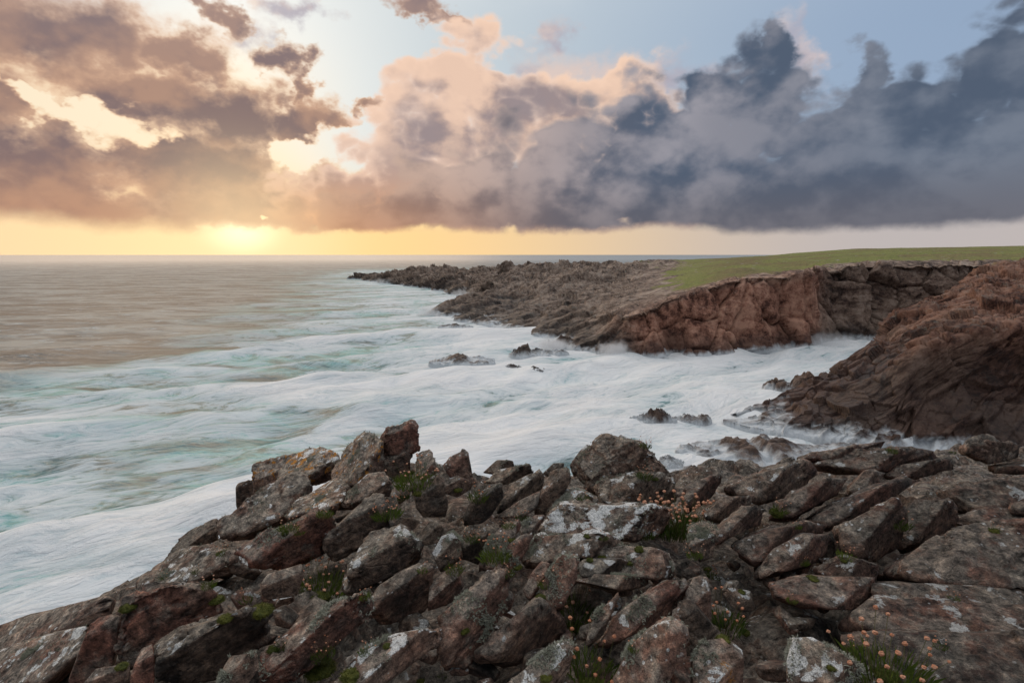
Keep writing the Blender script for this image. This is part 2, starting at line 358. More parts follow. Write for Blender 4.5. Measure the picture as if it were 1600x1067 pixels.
def land_material():
    m, S, b = new_mat('headland')
    geo = S.node('ShaderNodeNewGeometry'); P = geo.outputs['Position']; z = S.xyz(P)[2]; Nz = S.xyz(geo.outputs['Normal'])[2]
    tone = S.attr('tone'); grass = S.attr('grass'); red = S.attr('red'); pale = S.attr('pale')
    big = S.noise(P, 0.10, 5, 0.6); med = S.noise(P, 0.6, 7, 0.68); fine = S.noise(P, 3.2, 6, 0.7)
    f = S.mad(S.sub(med, 0.5), 1.5, big); f = S.mad(S.sub(fine, 0.5), 0.6, f)
    col = S.ramp(f, [(0.28, (0.060, 0.048, 0.041)), (0.44, (0.18, 0.14, 0.112)), (0.58, (0.31, 0.25, 0.20)), (0.76, (0.46, 0.40, 0.34))])
    rc = S.ramp(f, [(0.28, (0.085, 0.036, 0.026)), (0.46, (0.30, 0.140, 0.095)), (0.72, (0.54, 0.30, 0.21))])
    col = S.mix(red, col, rc)
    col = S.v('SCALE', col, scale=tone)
    gl = S.step(S.noise(P, 0.9, 6, 0.7), 0.52, 0.68)
    col = S.mix(S.mul(S.mul(gl, pale), S.step(Nz, 0.2, 0.7)), col, (0.24, 0.23, 0.20))
    spl = S.attr('splash_shade'); wet = S.step(S.mad(S.sub(big, 0.5), 9.0, z), S.mul(spl, 0.4), S.mul(spl, 1.6), 1.0, 0.0)                 # black tidal band; on the promontory it also carries painted shade
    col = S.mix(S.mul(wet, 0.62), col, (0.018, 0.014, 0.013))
    gm = S.mul(S.step(S.add(S.mul(S.sub(S.noise(P, 0.16, 6, 0.65), 0.5), 1.4), grass), 0.45, 0.62), S.step(Nz, 0.45, 0.75))
    gc = S.mix(S.noise(P, 0.06, 5, 0.6), (0.19, 0.215, 0.055), (0.33, 0.32, 0.10))
    gc = S.mix(S.step(S.noise(P, 0.028, 6, 0.7), 0.46, 0.60, 0.0, 0.85), gc, (0.24, 0.165, 0.085))
    gc = S.mix(S.m('MAXIMUM', S.step(fine, 0.42, 0.62, 0.0, 0.7), S.step(med, 0.5, 0.64, 0.0, 0.6)), gc, (0.085, 0.095, 0.028))
    stn = S.mul(S.step(S.voro(P, 0.22), 0.10, 0.16, 1.0, 0.0), 0.8)                    # pale stones lying in the turf
    gc = S.mix(stn, gc, (0.34, 0.31, 0.27))
    col = S.mix(gm, col, gc)
    # surf running over the foot of the rocks
    P2 = S.v('MULTIPLY', P, (1.0, 1.0, 0.22))
    fm = S.step(S.add(z, S.mad(S.sub(S.noise(P2, 0.55, 5, 0.65), 0.5), 3.2, S.mul(S.sub(S.noise(P, 0.12, 2), 0.5), 2.0))), -0.2, 1.0, 1.0, 0.0)
    col = S.mix(S.mul(fm, 0.92), col, (0.68, 0.72, 0.75))
    S.put(b.inputs['Base Color'], col)
    S.put(b.inputs['Roughness'], S.step(wet, 0.0, 1.0, 0.9, 0.6)); b.inputs['Specular IOR Level'].default_value = 0.25
    bp = S.node('ShaderNodeBump'); bp.inputs['Strength'].default_value = 0.8; bp.inputs['Distance'].default_value = 0.28
    S.put(bp.inputs['Height'], S.mad(fine, 0.5, med)); S.put(b.inputs['Normal'], bp.outputs[0])
    return m
def sea_material():
    m, S, b = new_mat('sea_water')
    geo = S.node('ShaderNodeNewGeometry'); P = geo.outputs['Position']
    zone = S.attr('foam'); hgt = S.attr('wave')
    x, y, z = S.xyz(P)
    c, s = 0.55, 0.835                                            # streaks run along (s, c)
    u = S.add(S.mul(x, s), S.mul(y, c)); v = S.sub(S.mul(x, c), S.mul(y, s))
    q = S.vec(S.mul(u, 0.42), v)
    wp = S.v('SUBTRACT', S.noise(q, 0.05, 3, 0.55, color=True), (0.5, 0.5, 0.5))
    q = S.v('MULTIPLY_ADD', wp, (14, 14, 0), q)
    w3 = S.v('SUBTRACT', S.noise(q, 0.22, 3, 0.6, color=True), (0.5, 0.5, 0.5))
    q = S.v('MULTIPLY_ADD', w3, (3.2, 3.2, 0), q)
    n1 = S.noise(q, 0.10, 5, 0.58); n2 = S.noise(q, 0.42, 6, 0.62); n3 = S.noise(q, 1.6, 5, 0.62)
    # veins: ridged
    r2 = S.sub(1.0, S.mul(S.m('ABSOLUTE', S.sub(n2, 0.5)), 5.5)); r3 = S.sub(1.0, S.mul(S.m('ABSOLUTE', S.sub(n3, 0.5)), 5.0))
    f = S.mad(S.sub(n1, 0.5), 3.2, S.mul(zone, 1.35))
    f = S.mad(S.m('MAXIMUM', r2, 0.0), 0.34, f); f = S.mad(S.m('MAXIMUM', r3, 0.0), 0.26, f); f = S.mad(S.sub(n3, 0.5), 0.8, f)
    f = S.mad(S.sub(n2, 0.5), 1.5, f); f = S.mad(hgt, 0.40, f)
    mask = S.mul(S.step(f, 0.46, 1.02), S.step(zone, 0.0, 0.40))
    # open sea: a few whitecaps
    wc = S.step(S.add(S.mad(S.sub(n3, 0.5), 0.5, n2), S.mul(hgt, 0.08)), 0.57, 0.70, 0.0, 0.85)
    mask = S.m('MAXIMUM', mask, S.mul(wc, S.step(zone, 0.0, 0.3, 0.8, 0.4)))
    aer = S.mul(S.step(f, 0.0, 0.8), S.step(zone, 0.02, 0.45))
    wcol = S.mix(aer, S.mix(S.step(zone, 0.0, 0.4), (0.110, 0.132, 0.136), (0.020, 0.095, 0.095)), (0.065, 0.235, 0.245))
    dist = S.v('LENGTH', P)
    # small chop, its light and dark painted into the water colour
    cq = S.vec(S.mul(S.add(x, S.mul(y, 0.25)), 0.33), y); chop = S.mad(S.sub(S.noise(cq, 0.07, 6, 0.7, dist=0.4), 0.5), 1.7, S.noise(cq, 0.30, 5, 0.66, dist=0.4))
    wcol = S.mix(1.0, wcol, S.ramp(chop, [(0.34, (0.35, 0.37, 0.38)), (0.5, (1, 1, 1)), (0.66, (2.0, 1.95, 1.9))]), 'MULTIPLY')
    k = S.noise(S.v('MULTIPLY', P, (1.0, 1.0, 0)), 0.9, 5, 0.6); k2 = S.noise(S.vec(S.mul(x, 0.5), y), 0.16, 5, 0.6)
    bp = S.node('ShaderNodeBump'); bp.inputs['Strength'].default_value = 0.8; bp.inputs['Distance'].default_value = 1.0
    S.put(bp.inputs['Height'], S.mad(k, S.step(dist, 40.0, 400.0, 0.22, 0.12), S.mul(k2, S.step(dist, 60.0, 400.0, 1.2, 2.5))))
    fo = S.node('ShaderNodeBsdfPrincipled'); S.put(fo.inputs['Base Color'], S.mix(S.step(f, 0.8, 1.7), (0.62, 0.70, 0.73), (0.90, 0.91, 0.92))); fo.inputs['Roughness'].default_value = 0.75; fo.inputs['Specular IOR Level'].default_value = 0.2
    bp2 = S.node('ShaderNodeBump'); bp2.inputs['Strength'].default_value = 0.8; bp2.inputs['Distance'].default_value = 1.1
    S.put(bp2.inputs['Height'], S.mad(n2, 1.0, S.mul(n3, 0.3))); S.put(fo.inputs['Normal'], bp2.outputs[0])
    # open water: body colour plus a sheen that the chop keeps from reaching a mirror at grazing angles
    df = S.node('ShaderNodeBsdfDiffuse'); S.put(df.inputs[0], wcol); S.put(df.inputs['Normal'], bp.outputs[0])
    gl = S.node('ShaderNodeBsdfGlossy'); gl.inputs[0].default_value = (0.95, 0.95, 0.95, 1); S.put(gl.inputs['Roughness'], S.step(dist, 40.0, 900.0, 0.28, 0.38)); S.put(gl.inputs['Normal'], bp.outputs[0])
    fr = S.node('ShaderNodeFresnel'); fr.inputs[0].default_value = 1.33; S.put(fr.inputs[1], bp.outputs[0])
    wm_ = S.node('ShaderNodeMixShader'); S.put(wm_.inputs[0], S.m('MINIMUM', S.mul(fr.outputs[0], 0.45), S.step(dist, 150.0, 2500.0, 0.14, 0.42))); S.t.links.new(df.outputs[0], wm_.inputs[1]); S.t.links.new(gl.outputs[0], wm_.inputs[2])
    S.t.nodes.remove(b)
    mx = S.node('ShaderNodeMixShader'); S.put(mx.inputs[0], S.mul(mask, 0.95)); S.t.links.new(wm_.outputs[0], mx.inputs[1]); S.t.links.new(fo.outputs[0], mx.inputs[2])
    S.t.links.new(mx.outputs[0], S.t.nodes['Material Output'].inputs[0])
    return m
ROCK = rock_material(); LAND = land_material(); SEA = sea_material()

# ------------------------------------------------------------------ sea
def foam_zone(X, Y):
    b = [at_sea(*p) for p in ((0, 606), (120, 588), (330, 545), (420, 502), (480, 470), (500, 446), (520, 432), (560, 418))]
    ys = np.array([p[1] for p in b]); xs = np.array([p[0] for p in b])
    xb = np.interp(Y, ys, xs)
    xb = np.where(Y < ys[0], xs[0] - (ys[0] - Y) * 2.2, xb)
    p_ = np.stack([X, Y * 0.6, 0 * X], 1); zone = sstep((X - xb) / (0.13 * Y + 2) + 0.8 * fbm(p_ / 34.0, 4), -1.5, 1.2)
    zone = np.where(Y > 600, zone * sstep(Y, 900, 600), zone)
    shore = np.maximum(sstep(X, -36, -2), sstep(np.hypot(X + 6, Y), 42, 22))
    return zone * (0.36 + 0.42 * shore)
def wave_height(X, Y):
    p = np.stack([X, Y, np.zeros_like(X)], 1); sp = np.hypot(X, Y) ** 2 * 1.42e-4 * 0.9
    h = np.zeros(len(X))
    # swell coming in from the open sea on the left
    for L, A, ang, w in ((34, 0.95, 0.95, 0.9), (20, 0.80, 1.2, 1.1), (11, 0.52, 0.8, 1.2), (6.5, 0.26, 1.3, 1.3)):
        d = np.array([math.cos(ang), -math.sin(ang), 0]); ph = (p @ d) / L * 2 * math.pi + 3.0 * w * gnoise(p / (L * 1.9) + 5 * L)
        env = 0.6 + 0.9 * gnoise(p / (L * 2.6) + 77 + L)
        h += A * np.clip(env, 0, 2) * (-2 * np.sqrt(np.sin(ph / 2 + 0.7) ** 2 + 0.10) + 1.4) * sstep(L / (sp + 1e-6), 2.0, 5.0)
    for L, A in ((11.0, 0.50), (5.0, 0.36), (2.4, 0.16)):
        h += A * gnoise(p / L + L) * sstep(L / (sp + 1e-6), 1.5, 3.0)
    return h
def build_sea():
    nr, nc = 520, 760
    r = 1.0 / np.linspace(1 / 13.0, 1 / 2600.0, nr - 6); r = np.concatenate([r, [4000, 7000, 12000, 20000, 32000, 45000]])
    a = np.linspace(math.radians(-68), math.radians(68), nc)
    R, A = np.meshgrid(r, a, indexing='ij'); X = (R * np.sin(A)).ravel(); Y = (R * np.cos(A)).ravel()
    near = X ** 2 + Y ** 2 < 1500 ** 2
    h = np.zeros(len(X)); h[near] = wave_height(X[near], Y[near])
    z = foam_zone(X, Y)
    me = mesh_np('sea', np.stack([X, Y, h], 1), grid_faces(nr, nc)[:, ::-1], SEA, {'foam': z, 'wave': h})
    obj('sea', me, kind='structure', label='grey green swell streaked with white foam')
build_sea()

# ------------------------------------------------------------------ far headland with the cliffs of the inlet
def spline(pts, s):
    """Catmull-Rom through rows of pts at parameters s"""
    pts = np.asarray(pts, float); n = len(pts); i = np.clip(np.floor(s).astype(int), 0, n - 2); t = (s - i)[:, None]
    g = lambda k: pts[np.clip(k, 0, n - 1)]
    p0, p1, p2, p3 = g(i - 1), g(i), g(i + 1), g(i + 2)
    return 0.5 * (2 * p1 + (p2 - p0) * t * 0.6 * 1 + (-(p2 - p0) * 0.6 * 2 - (p3 - p1) * 0.6 + 6 * (p2 - p1)) * t ** 2 + ((p2 - p0) * 0.6 + (p3 - p1) * 0.6 - 4 * (p2 - p1)) * t ** 3)
def loft(lines, counts, s):
    rows = []
    L = [spline(l, s) for l in lines]
    for k in range(len(L) - 1):
        t = np.linspace(0, 1, counts[k], endpoint=(k == len(L) - 2))
        for x in t: rows.append(L[k] * (1 - x) + L[k + 1] * x)
    return np.array(rows)
def build_headland():
    st = [((546, 434), (550, 432.5, 438), (556, 430.5, 448)), ((590, 441), (596, 434, 405), (600, 427.5, 432)), ((650, 449), (655, 437, 335), (660, 424, 405)),
          ((700, 458), (712, 441, 292), (720, 421, 385)), ((748, 470), (772, 446, 255), (780, 418, 352)), ((664, 490), (742, 470, 196), (806, 418, 340)),
          ((742, 504), (806, 470, 182), (862, 417, 322)), ((858, 528), (890, 472, 160), (930, 413, 302)), ((905, 546), (930, 484, 134), (975, 411, 292)),
          ((985, 556), (974, 490, 105), (1016, 408.5, 285)), ((1080, 559), (1078, 458, 107), (1070, 406, 290)), ((1140, 553), (1142, 435, 110), (1140, 402.5, 302)),
          ((1200, 547), (1200, 432, 112), (1200, 399.5, 322)), ((1258, 542), (1262, 425, 115), (1262, 394, 345)), ((1279, 535), (1284, 416, 126), (1325, 389.5, 362)),
          ((1350, 531), (1362, 413, 129), (1400, 387.5, 380)), ((1450, 533), (1482, 411, 128), (1500, 386, 384)), ((1560, 536), (1582, 410, 127), (1600, 384, 386)), ((1760, 541), (1770, 408, 127), (1780, 382, 390)), ((2000, 545), (2000, 406, 130), (2000, 380, 395))]
    W = np.array([at_sea(*a) for a, b, c in st]); M = np.array([atY(*b) for a, b, c in st]); E = np.array([atY(*c) for a, b, c in st])
    n = len(st)
    W0 = W + (W - M) * 0.12; W0[:, 2] = -5
    G = E.copy()
    for i in range(n):
        if i < 10: G[i] = E[i] + np.array([10, 70, 0]); G[i, 2] = -4
        else:
            k = min(1, (i - 9) / 3); G[i] = E[i] * np.array([1, 1, 1.0]) * (1 + (90 + 500 * k) / E[i, 1]); G[i, 2] = min(E[i, 2], CAMZ - (CAMZ - E[i, 2]) * G[i, 1] / E[i, 1] - 1.5) * k - (1 - k) * 4
    # station spacing in proportion to what the picture shows
    px = np.array([a[0] for a, b, c in st], float); ln = np.maximum(np.abs(np.diff(px)), 26); cum = np.concatenate([[0], np.cumsum(ln)])
    ns = 920; s = np.interp(np.linspace(0, cum[-1], ns), cum, np.arange(n))
    counts = [12, 130, 100, 16]
    P = loft([W0, W, M, E, G], counts, s); nr = len(P)
    rowk = np.concatenate([np.linspace(0, 1, 12, endpoint=False), np.linspace(1, 2, 130, endpoint=False), np.linspace(2, 3, 100, endpoint=False), np.linspace(3, 4, 16)])
    T = rowk[:, None] * np.ones(ns)[None]; SS = np.ones(nr)[:, None] * s[None]
    cliff = sstep(SS, 7.5, 10.5)
    # belly of the slope: convex on the open headland
    P[..., 2] += np.where((T > 1) & (T < 2), np.sin((T - 1) * math.pi) * 1.2 * (1 - cliff), 0)
    Nn = grid_normals(P); Nn = np.where(Nn[..., 2:3] < -0.2, -Nn, Nn)
    p = P.reshape(-1, 3); nn = Nn.reshape(-1, 3); t = T.ravel(); c = cliff.ravel()
    face = sstep(t, 0.5, 1.1) * (1 - sstep(t, 1.93, 2.12)); slope = sstep(t, 0.5, 1.1) * (1 - sstep(t, 2.9, 3.2)) * (1 - c)
    turf = sstep(t, 1.98, 2.1) * c
    w = p + 2.0 * np.stack([gnoise(p / 9 + 3), gnoise(p / 9 + 40), gnoise(p / 9 + 80)], 1)
    F1, F2, cid = voro(w * np.array([1 / 6.5, 1 / 6.5, 1 / 17])); f1, f2, cid2 = voro(w * np.array([1 / 2.6, 1 / 2.6, 1 / 5.5]) + 9)
    g1, g2, cid3 = voro(w / 1.1 + 3)
    d = (cid - 0.5) * 3.4 + (cid2 - 0.5) * 0.8 - 1.1 * np.exp(-((F2 - F1) / 0.05) ** 2) + 0.8 * fbm(p / 16, 3)
    d += 0.7 * ledges(p, (0.25, 0.12, 0.95), 1.6) + (cid3 - 0.5) * 0.15
    d2 = (cid - 0.5) * 2.0 + (cid2 - 0.5) * 1.0 + (cid3 - 0.5) * 0.35 + 1.8 * fbm(p / 20, 4) + 2.6 * ledges(p, (-0.35, 0.25, 0.9), 1.9)
    far = np.clip(p[:, 1] / 170, 0.8, 2.2)
    disp = d * face * c * 0.8 + d2 * slope * far * 0.8 + turf * (0.9 * fbm(p / 25, 4) + 0.30 * fbm(p / 3, 3)) * np.clip(1.2 - (t - 2) * 0.9, 0.15, 1)
    # hollows: slits and the dark recess
    for (px_, py_, Y, r, dep) in ((1235, 490, 112, 3.0, 2.5), (1062, 535, 101, 2.2, 3.0), (1122, 505, 110, 3.0, 2.0), (1300, 470, 126, 5, 2.0), (1160, 530, 108, 2.5, 2.5), (800, 462, 215, 7, 4)):
        q = atY(px_, py_, Y); dd = np.sqrt((p[:, 0] - q[0]) ** 2 + (p[:, 1] - q[1]) ** 2 * 0.25 + ((p[:, 2] - q[2]) * 0.45) ** 2)
        disp -= dep * np.exp(-(dd / r) ** 2)
    p = p + nn * disp[:, None]
    sg = SS.ravel() + 0.9 * fbm(p / 45.0, 4)
    grass = turf * (0.55 + 0.35 * sstep(t, 2.0, 2.25)) * sstep(sg, 8.2, 11.4) + 0.50 * sstep(sg, 6.2, 9.2) * sstep(t, 2.35, 2.9) * (1 - turf) + 0.2 * turf
    red = np.clip(sstep(SS.ravel(), 8.2, 9.6) * (0.9 - 0.75 * sstep(SS.ravel(), 13.4, 14.4)) * (1 - sstep(t, 1.8, 2.15)) + 0.18, 0, 1)
    pale = np.clip(0.25 + 0.4 * slope, 0, 1)
    me = mesh_np('headland', p, grid_faces(nr, ns), LAND, {'grass': grass, 'red': red, 'pale': pale, 'splash_shade': 0 * pale + 3.0, 'tone': 0.95 - 0.22 * slope - 0.40 * sstep(SS.ravel(), 13.5, 14.6) * (1 - sstep(t, 1.9, 2.1))})
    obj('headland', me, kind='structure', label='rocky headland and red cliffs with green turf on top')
build_headland()

# ------------------------------------------------------------------ red promontory across the gully
def build_promontory():
    st = [((1130, 656), (1132, 654, 63.5), (1134, 652, 64.5), (1150, 647)), ((1180, 668), (1196, 644, 64), (1208, 621, 67), (1240, 620)), ((1250, 680), (1286, 626, 62), (1292, 583, 71), (1300, 590)),
          ((1330, 692), (1368, 592, 60), (1350, 552, 76), (1345, 556)), ((1420, 702), (1430, 556, 58), (1396, 504, 83), (1420, 544)), ((1505, 708), (1502, 528, 58), (1470, 464, 90), (1480, 537)),
          ((1600, 716), (1600, 515, 58), (1540, 420, 100), (1540, 535)), ((1720, 724), (1700, 512, 57), (1630, 408, 104), (1640, 540)), ((1950, 745), (1880, 520, 56), (1800, 400, 108), (1850, 540))]
    F = np.array([at_sea(*a) for a, b, c, d in st]); M = np.array([atY(*b) for a, b, c, d in st]); C = np.array([atY(*c) for a, b, c, d in st]); B = np.array([at_sea(*d) for a, b, c, d in st])
    F0 = F + np.array([0, -2.0, 0]); F0[:, 2] = -4; B0 = B + np.array([0, 4, 0]); B0[:, 2] = -4
    ns = 560; n = len(st); s = np.linspace(0, n - 1, ns)
    counts = [10, 150, 130, 50, 6]; P = loft([F0, F, M, C, B, B0], counts, s); nr = len(P)
    T = np.concatenate([np.linspace(k, k + 1, c, endpoint=(k == 4)) for k, c in enumerate(counts)])[:, None] * np.ones(ns)
    SS = np.ones(nr)[:, None] * s[None]
    Nn = grid_normals(P); flip = np.sign(np.mean(Nn[60:200, :, 2])); Nn = Nn * (flip if flip != 0 else 1)
    p = P.reshape(-1, 3); nn = Nn.reshape(-1, 3); t = T.ravel(); ss = SS.ravel()
    w = p + 1.3 * np.stack([gnoise(p / 5 + 3), gnoise(p / 5 + 40), gnoise(p / 5 + 80)], 1)
    nb = unit((-0.50, 0.30, 0.80))
    ws = w + np.outer((w @ nb), nb) * 1.4                                # slabby blocks
    F1, F2, cid = voro(ws / 5.5); f1, f2, cid2 = voro(ws / 2.0 + 9); g1, g2, cid3 = voro(ws / 0.8 + 5)
    k = sstep(ss, 0, 1.6) * 0.85 + 0.15
    top = sstep(t, 1.8, 2.2)
    d = (cid - 0.5) * (1.4 + 0.5 * top) + (cid2 - 0.5) * (0.7 + 0.1 * top) + (cid3 - 0.5) * 0.10 + 0.8 * fbm(p / 9, 3) + 1.3 * ledges(p, nb, 1.1) + 0.35 * ledges(p, nb, 0.35)
    d -= 0.5 * np.exp(-((f2 - f1) / 0.06) ** 2) * top
    # undercut of the lower face
    under = np.exp(-((t - 1.45) / 0.35) ** 2) * sstep(ss, 3.2, 5.0) * 3.2
    p = p + nn * (d * k * 0.75)[:, None] + np.outer(under, np.array([0.1, 1.0, 0.0]))
    red = np.clip(0.8 + 0.2 * top + 0.5 * gnoise(p / 6 + 11), 0.5, 1)
    grass = sstep(t, 2.45, 3.0) * sstep(ss, 5.0, 6.5) * 0.42
    me = mesh_np('promontory', p, grid_faces(nr, ns), LAND, {'grass': grass, 'red': red, 'pale': 0.15 + 0.35 * top, 'splash_shade': 0 * top + 7.5, 'tone': 0.42 + 0.10 * top})  # dark band set high here, painting the lower face's shade into its colour
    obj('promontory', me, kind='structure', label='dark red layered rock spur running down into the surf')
build_promontory()

# ------------------------------------------------------------------ the outcrop the camera stands on
def ground_z(x, y):
    x = np.asarray(x, float); y = np.asarray(y, float)
    z = CAMZ - 1.52 - 0.10 * np.maximum(y, 0) - 0.40 * np.maximum(0, -x - 1.3) ** 1.05
    lim = np.interp(x, [-7, -4, -1.5, 0, 2, 4, 8, 14], [4.6, 5.8, 6.6, 6.9, 7.2, 7.8, 9.0, 10.0])
    z -= 1.25 * np.maximum(0, y - lim)
    z -= 0.9 * np.maximum(0, -x - 6.5)
    return z
def on_ground(px, py, dz=0.0):
    d = ray(px, py); lo, hi = 0.5, 60.0
    t = np.linspace(lo, hi, 3000); p = CAM + d[None] * t[:, None]
    g = ground_z(p[:, 0], p[:, 1]) + dz; k = np.argmax(p[:, 2] < g)
    return t[k] if p[k, 2] < g[k] else 8.0

def build_ground():
    xs = np.linspace(-10, 13, 380); ys = np.concatenate([np.linspace(-3, 1, 20, endpoint=False), np.linspace(1, 9, 200, endpoint=False), np.linspace(9, 26, 90)])
    X, Y = np.meshgrid(xs, ys); x = X.ravel(); y = Y.ravel(); z = ground_z(x, y) - 0.25 - 0.15 * sstep(x, -1.8, -0.8) - 0.22 * sstep(y, 5.0, 6.5) * sstep(x, -1.0, 0.5)
    p = np.stack([x, y, z], 1); w = p + 0.12 * np.stack([gnoise(p * 3), gnoise(p * 3 + 9), gnoise(p * 3 + 20)], 1)
    F1, F2, cid = voro(w * np.array([1.7, 1.7, 1.0])); f1, f2, c2 = voro(w * 4.5)
    z = z + (cid - 0.5) * 0.16 + (c2 - 0.5) * 0.09 + 0.10 * fbm(p * 1.2, 4) - 0.08 * np.exp(-((F2 - F1) / 0.08) ** 2)
    z = np.maximum(z, -2.0)
    me = mesh_np('outcrop', np.stack([x, y, z], 1), grid_faces(len(ys), len(xs)), ROCK)
    o = obj('outcrop', me, kind='structure', label='broken bedrock outcrop above the sea'); o.color = (0.2, 0.0, 0.0, 0.8)
    return o
outcrop = build_ground()

_sph = {}
def sphere(sub):
    if sub not in _sph:
        bm = bmesh.new(); bmesh.ops.create_icosphere(bm, subdivisions=sub, radius=1.0)
        V = np.array([v.co[:] for v in bm.verts]); V /= np.linalg.norm(V, axis=1)[:, None]
        F = np.array([[v.index for v in f.verts] for f in bm.faces], np.int32); bm.free(); _sph[sub] = (V, F)
    return _sph[sub]
def hull2(P):
    P = sorted(map(tuple, P))
    def half(P):
        h = []
        for p in P:
            while len(h) > 1 and (h[-1][0] - h[-2][0]) * (p[1] - h[-2][1]) - (h[-1][1] - h[-2][1]) * (p[0] - h[-2][0]) <= 0: h.pop()
            h.append(p)
        return h
    a = half(P); b = half(P[::-1]); return np.array(a[:-1] + b[:-1])
TOP_N = {'l': unit((-0.10, -0.14, 0.98)), 's': unit((-0.30, -0.30, 0.90)), 'f': unit((-0.40, -0.24, 0.88)), 'b': unit((-0.30, -0.42, 0.86)), 'u': unit((-0.55, -0.45, 0.70))}
STEP_N = {'l': unit((0.60, -0.78, 0.0)), 's': unit((0.60, -0.78, -0.06)), 'f': unit((0.70, -0.68, -0.10)), 'b': unit((0.34, -0.92, 0.12)), 'u': unit((0.45, -0.88, 0.05))}
def rock_mesh(poly, kind='s', kb=0.55, seed=0, rough=1.0, lift=0.0, foot=None, water=None, sharp=200, anchor=None):
    rs = np.random.RandomState(seed + 11); poly = np.array(poly, float)
    if kind in 'bu' and water is None:
        y0, y1 = poly[:, 1].min(), poly[:, 1].max(); poly = np.concatenate([poly, poly[poly[:, 1] > y0 + 0.6 * (y1 - y0)] + np.array([0, 0.14 * (y1 - y0)])])
    cen = poly.mean(0)
    if water is not None: t = CAM[2] / -ray(*water)[2]
    else:
        if foot is None: foot = {'l': 0.0, 'f': 0.15, 's': 0.45, 'b': 0.75, 'u': 0.6}[kind]
        low = poly[np.argmax(poly[:, 1])]; fp = cen + (np.array([cen[0] * 0.5 + low[0] * 0.5, low[1]]) - cen) * foot
        if anchor is not None: fp = anchor
        t = on_ground(fp[0], fp[1], lift)
    O = CAM + ray(*cen) * t
    Fv = unit(ray(*cen)); Rv = unit(np.cross(Fv, (0, 0, 1.0))); Uv = np.cross(Rv, Fv); CB = np.stack([Rv, Uv, -Fv], 1)   # frame of this rock
    rr = np.array([ray(*q) for q in poly]); rr = rr * (np.linalg.norm(O - CAM) / (rr @ Fv))[:, None] + CAM - O
    pts = hull2(np.stack([rr @ Rv, rr @ Uv], 1))
    size = math.sqrt(abs(0.5 * np.sum(pts[:, 0] * np.roll(pts[:, 1], -1) - pts[:, 1] * np.roll(pts[:, 0], -1))))
    jit = lambda v, a: unit(v + rs.normal(size=3) * a)
    A = jit(TOP_N[kind], 0.05 if kind == 'l' else 0.09 if kind == 'f' else 0.12); B = jit(STEP_N[kind], 0.10)
    a = CB.T @ A; b = CB.T @ B
    if a[2] < 0.16: a[2] = 0.16; a = unit(a); A = CB @ a
    if b[2] < 0.5: b[2] = 0.5; b = unit(b); B = CB @ b
    # top plane through the middle; step plane at share kb of the outline
    bA = -(pts @ a[:2]) / a[2]
    beta = pts @ b[:2] + bA * b[2]; hB = beta.min() + kb * (beta.max() - beta.min())
    bB = (hB - pts @ b[:2]) / b[2]
    bi = np.minimum(bA, bB); dk = 0.44 if kind in 'ufl' else 0.30; b0 = min(0.0, hB / b[2]) - dk * size
    back = min(bi.min(), b0 - 0.35 * size) - 0.05 * size
    Cl = np.array([0, 0, b0])
    planes = [(a, max(-a @ Cl, 0.1 * size)), (b, max(hB - b @ Cl, 0.1 * size)), (np.array([0, 0, -1.0]), b0 - back)]
    m = len(pts)
    for i in range(m):
        e = pts[(i + 1) % m] - pts[i]; n2 = np.array([e[1], -e[0]]); n2 /= np.linalg.norm(n2) + 1e-9
        h = n2 @ pts[i]; tl = rs.uniform(-0.05, 0.10); n = unit((n2[0], n2[1], tl))
        planes.append((n, max(0.14 * size, n @ (np.array([pts[i][0], pts[i][1], min(b0, 0)]) - Cl))))
    # chipped corners
    ext = np.array([np.ptp(pts[:, 0]) / 2, np.ptp(pts[:, 1]) / 2, max(b0 - back, 0.3 * size)])
    for _ in range(3 if kind not in 'fl' else 1):
        n = unit(rs.normal(size=3) * np.array([1, 1, 0.5]) + np.array([0, 0, 0.7])); planes.append((n, None))
    area_px = math.sqrt(abs(0.5 * np.sum(poly[:, 0] * np.roll(poly[:, 1], -1) - poly[:, 1] * np.roll(poly[:, 0], -1))))
    sub = 6 if area_px > 105 else (5 if area_px > 30 else 4)
    V, Fc = sphere(sub)
    d = V * np.array([ext[0], ext[1], min(ext[2], 1.25 * dk * size)]); d = d / np.linalg.norm(d, axis=1)[:, None]
    # bend the sampling so the sides in view get more of it
    def radius(dirs, pls, pw):
        acc = np.zeros(len(dirs))
        for n, h in pls: acc += np.maximum(dirs @ n / h, 0) ** pw
        return acc ** (-1.0 / pw)
    base = [q for q in planes if q[1] is not None]
    pl = list(base); Vl = d * radius(d, base, 40)[:, None]
    for n, h in planes:
        if h is None: pl.append((n, (Vl @ n).max() * rs.uniform(0.82, 0.97)))
    r = radius(d, pl, sharp)
    r = np.minimum(r, 2.5 * np.linalg.norm(ext)); L = d * r[:, None]
    Wp = O + (L + Cl) @ CB.T
    # relief
    nrm = (d @ CB.T)
    acc = np.zeros_like(Wp)
    for n, h in pl: acc += (np.maximum(d @ n / h, 0) ** sharp)[:, None] * (CB @ n)[None]
    nrm = acc / (np.linalg.norm(acc, axis=1)[:, None] + 1e-9)
    sz = np.clip(size, 0.08, 1.2); q = Wp + rs.uniform(-50, 50, 3)
    wq = q + 0.05 * sz * np.stack([gnoise(q * 4 / sz), gnoise(q * 4 / sz + 7), gnoise(q * 4 / sz + 13)], 1)
    bed = np.outer(wq @ A, A)
    F1, F2, cid = voro((wq + bed * 1.2) / (0.42 * sz)); f1, f2, c2 = voro((wq + bed * 1.5) / (0.16 * sz) + 5)
    amp = rough * (0.5 if kind in 'fl' else 1.0)
    disp = 0.020 * sz * fbm(q * 1.6 / sz, 5, 0.6) + (cid - 0.5) * 0.105 * sz + (c2 - 0.5) * 0.030 * sz
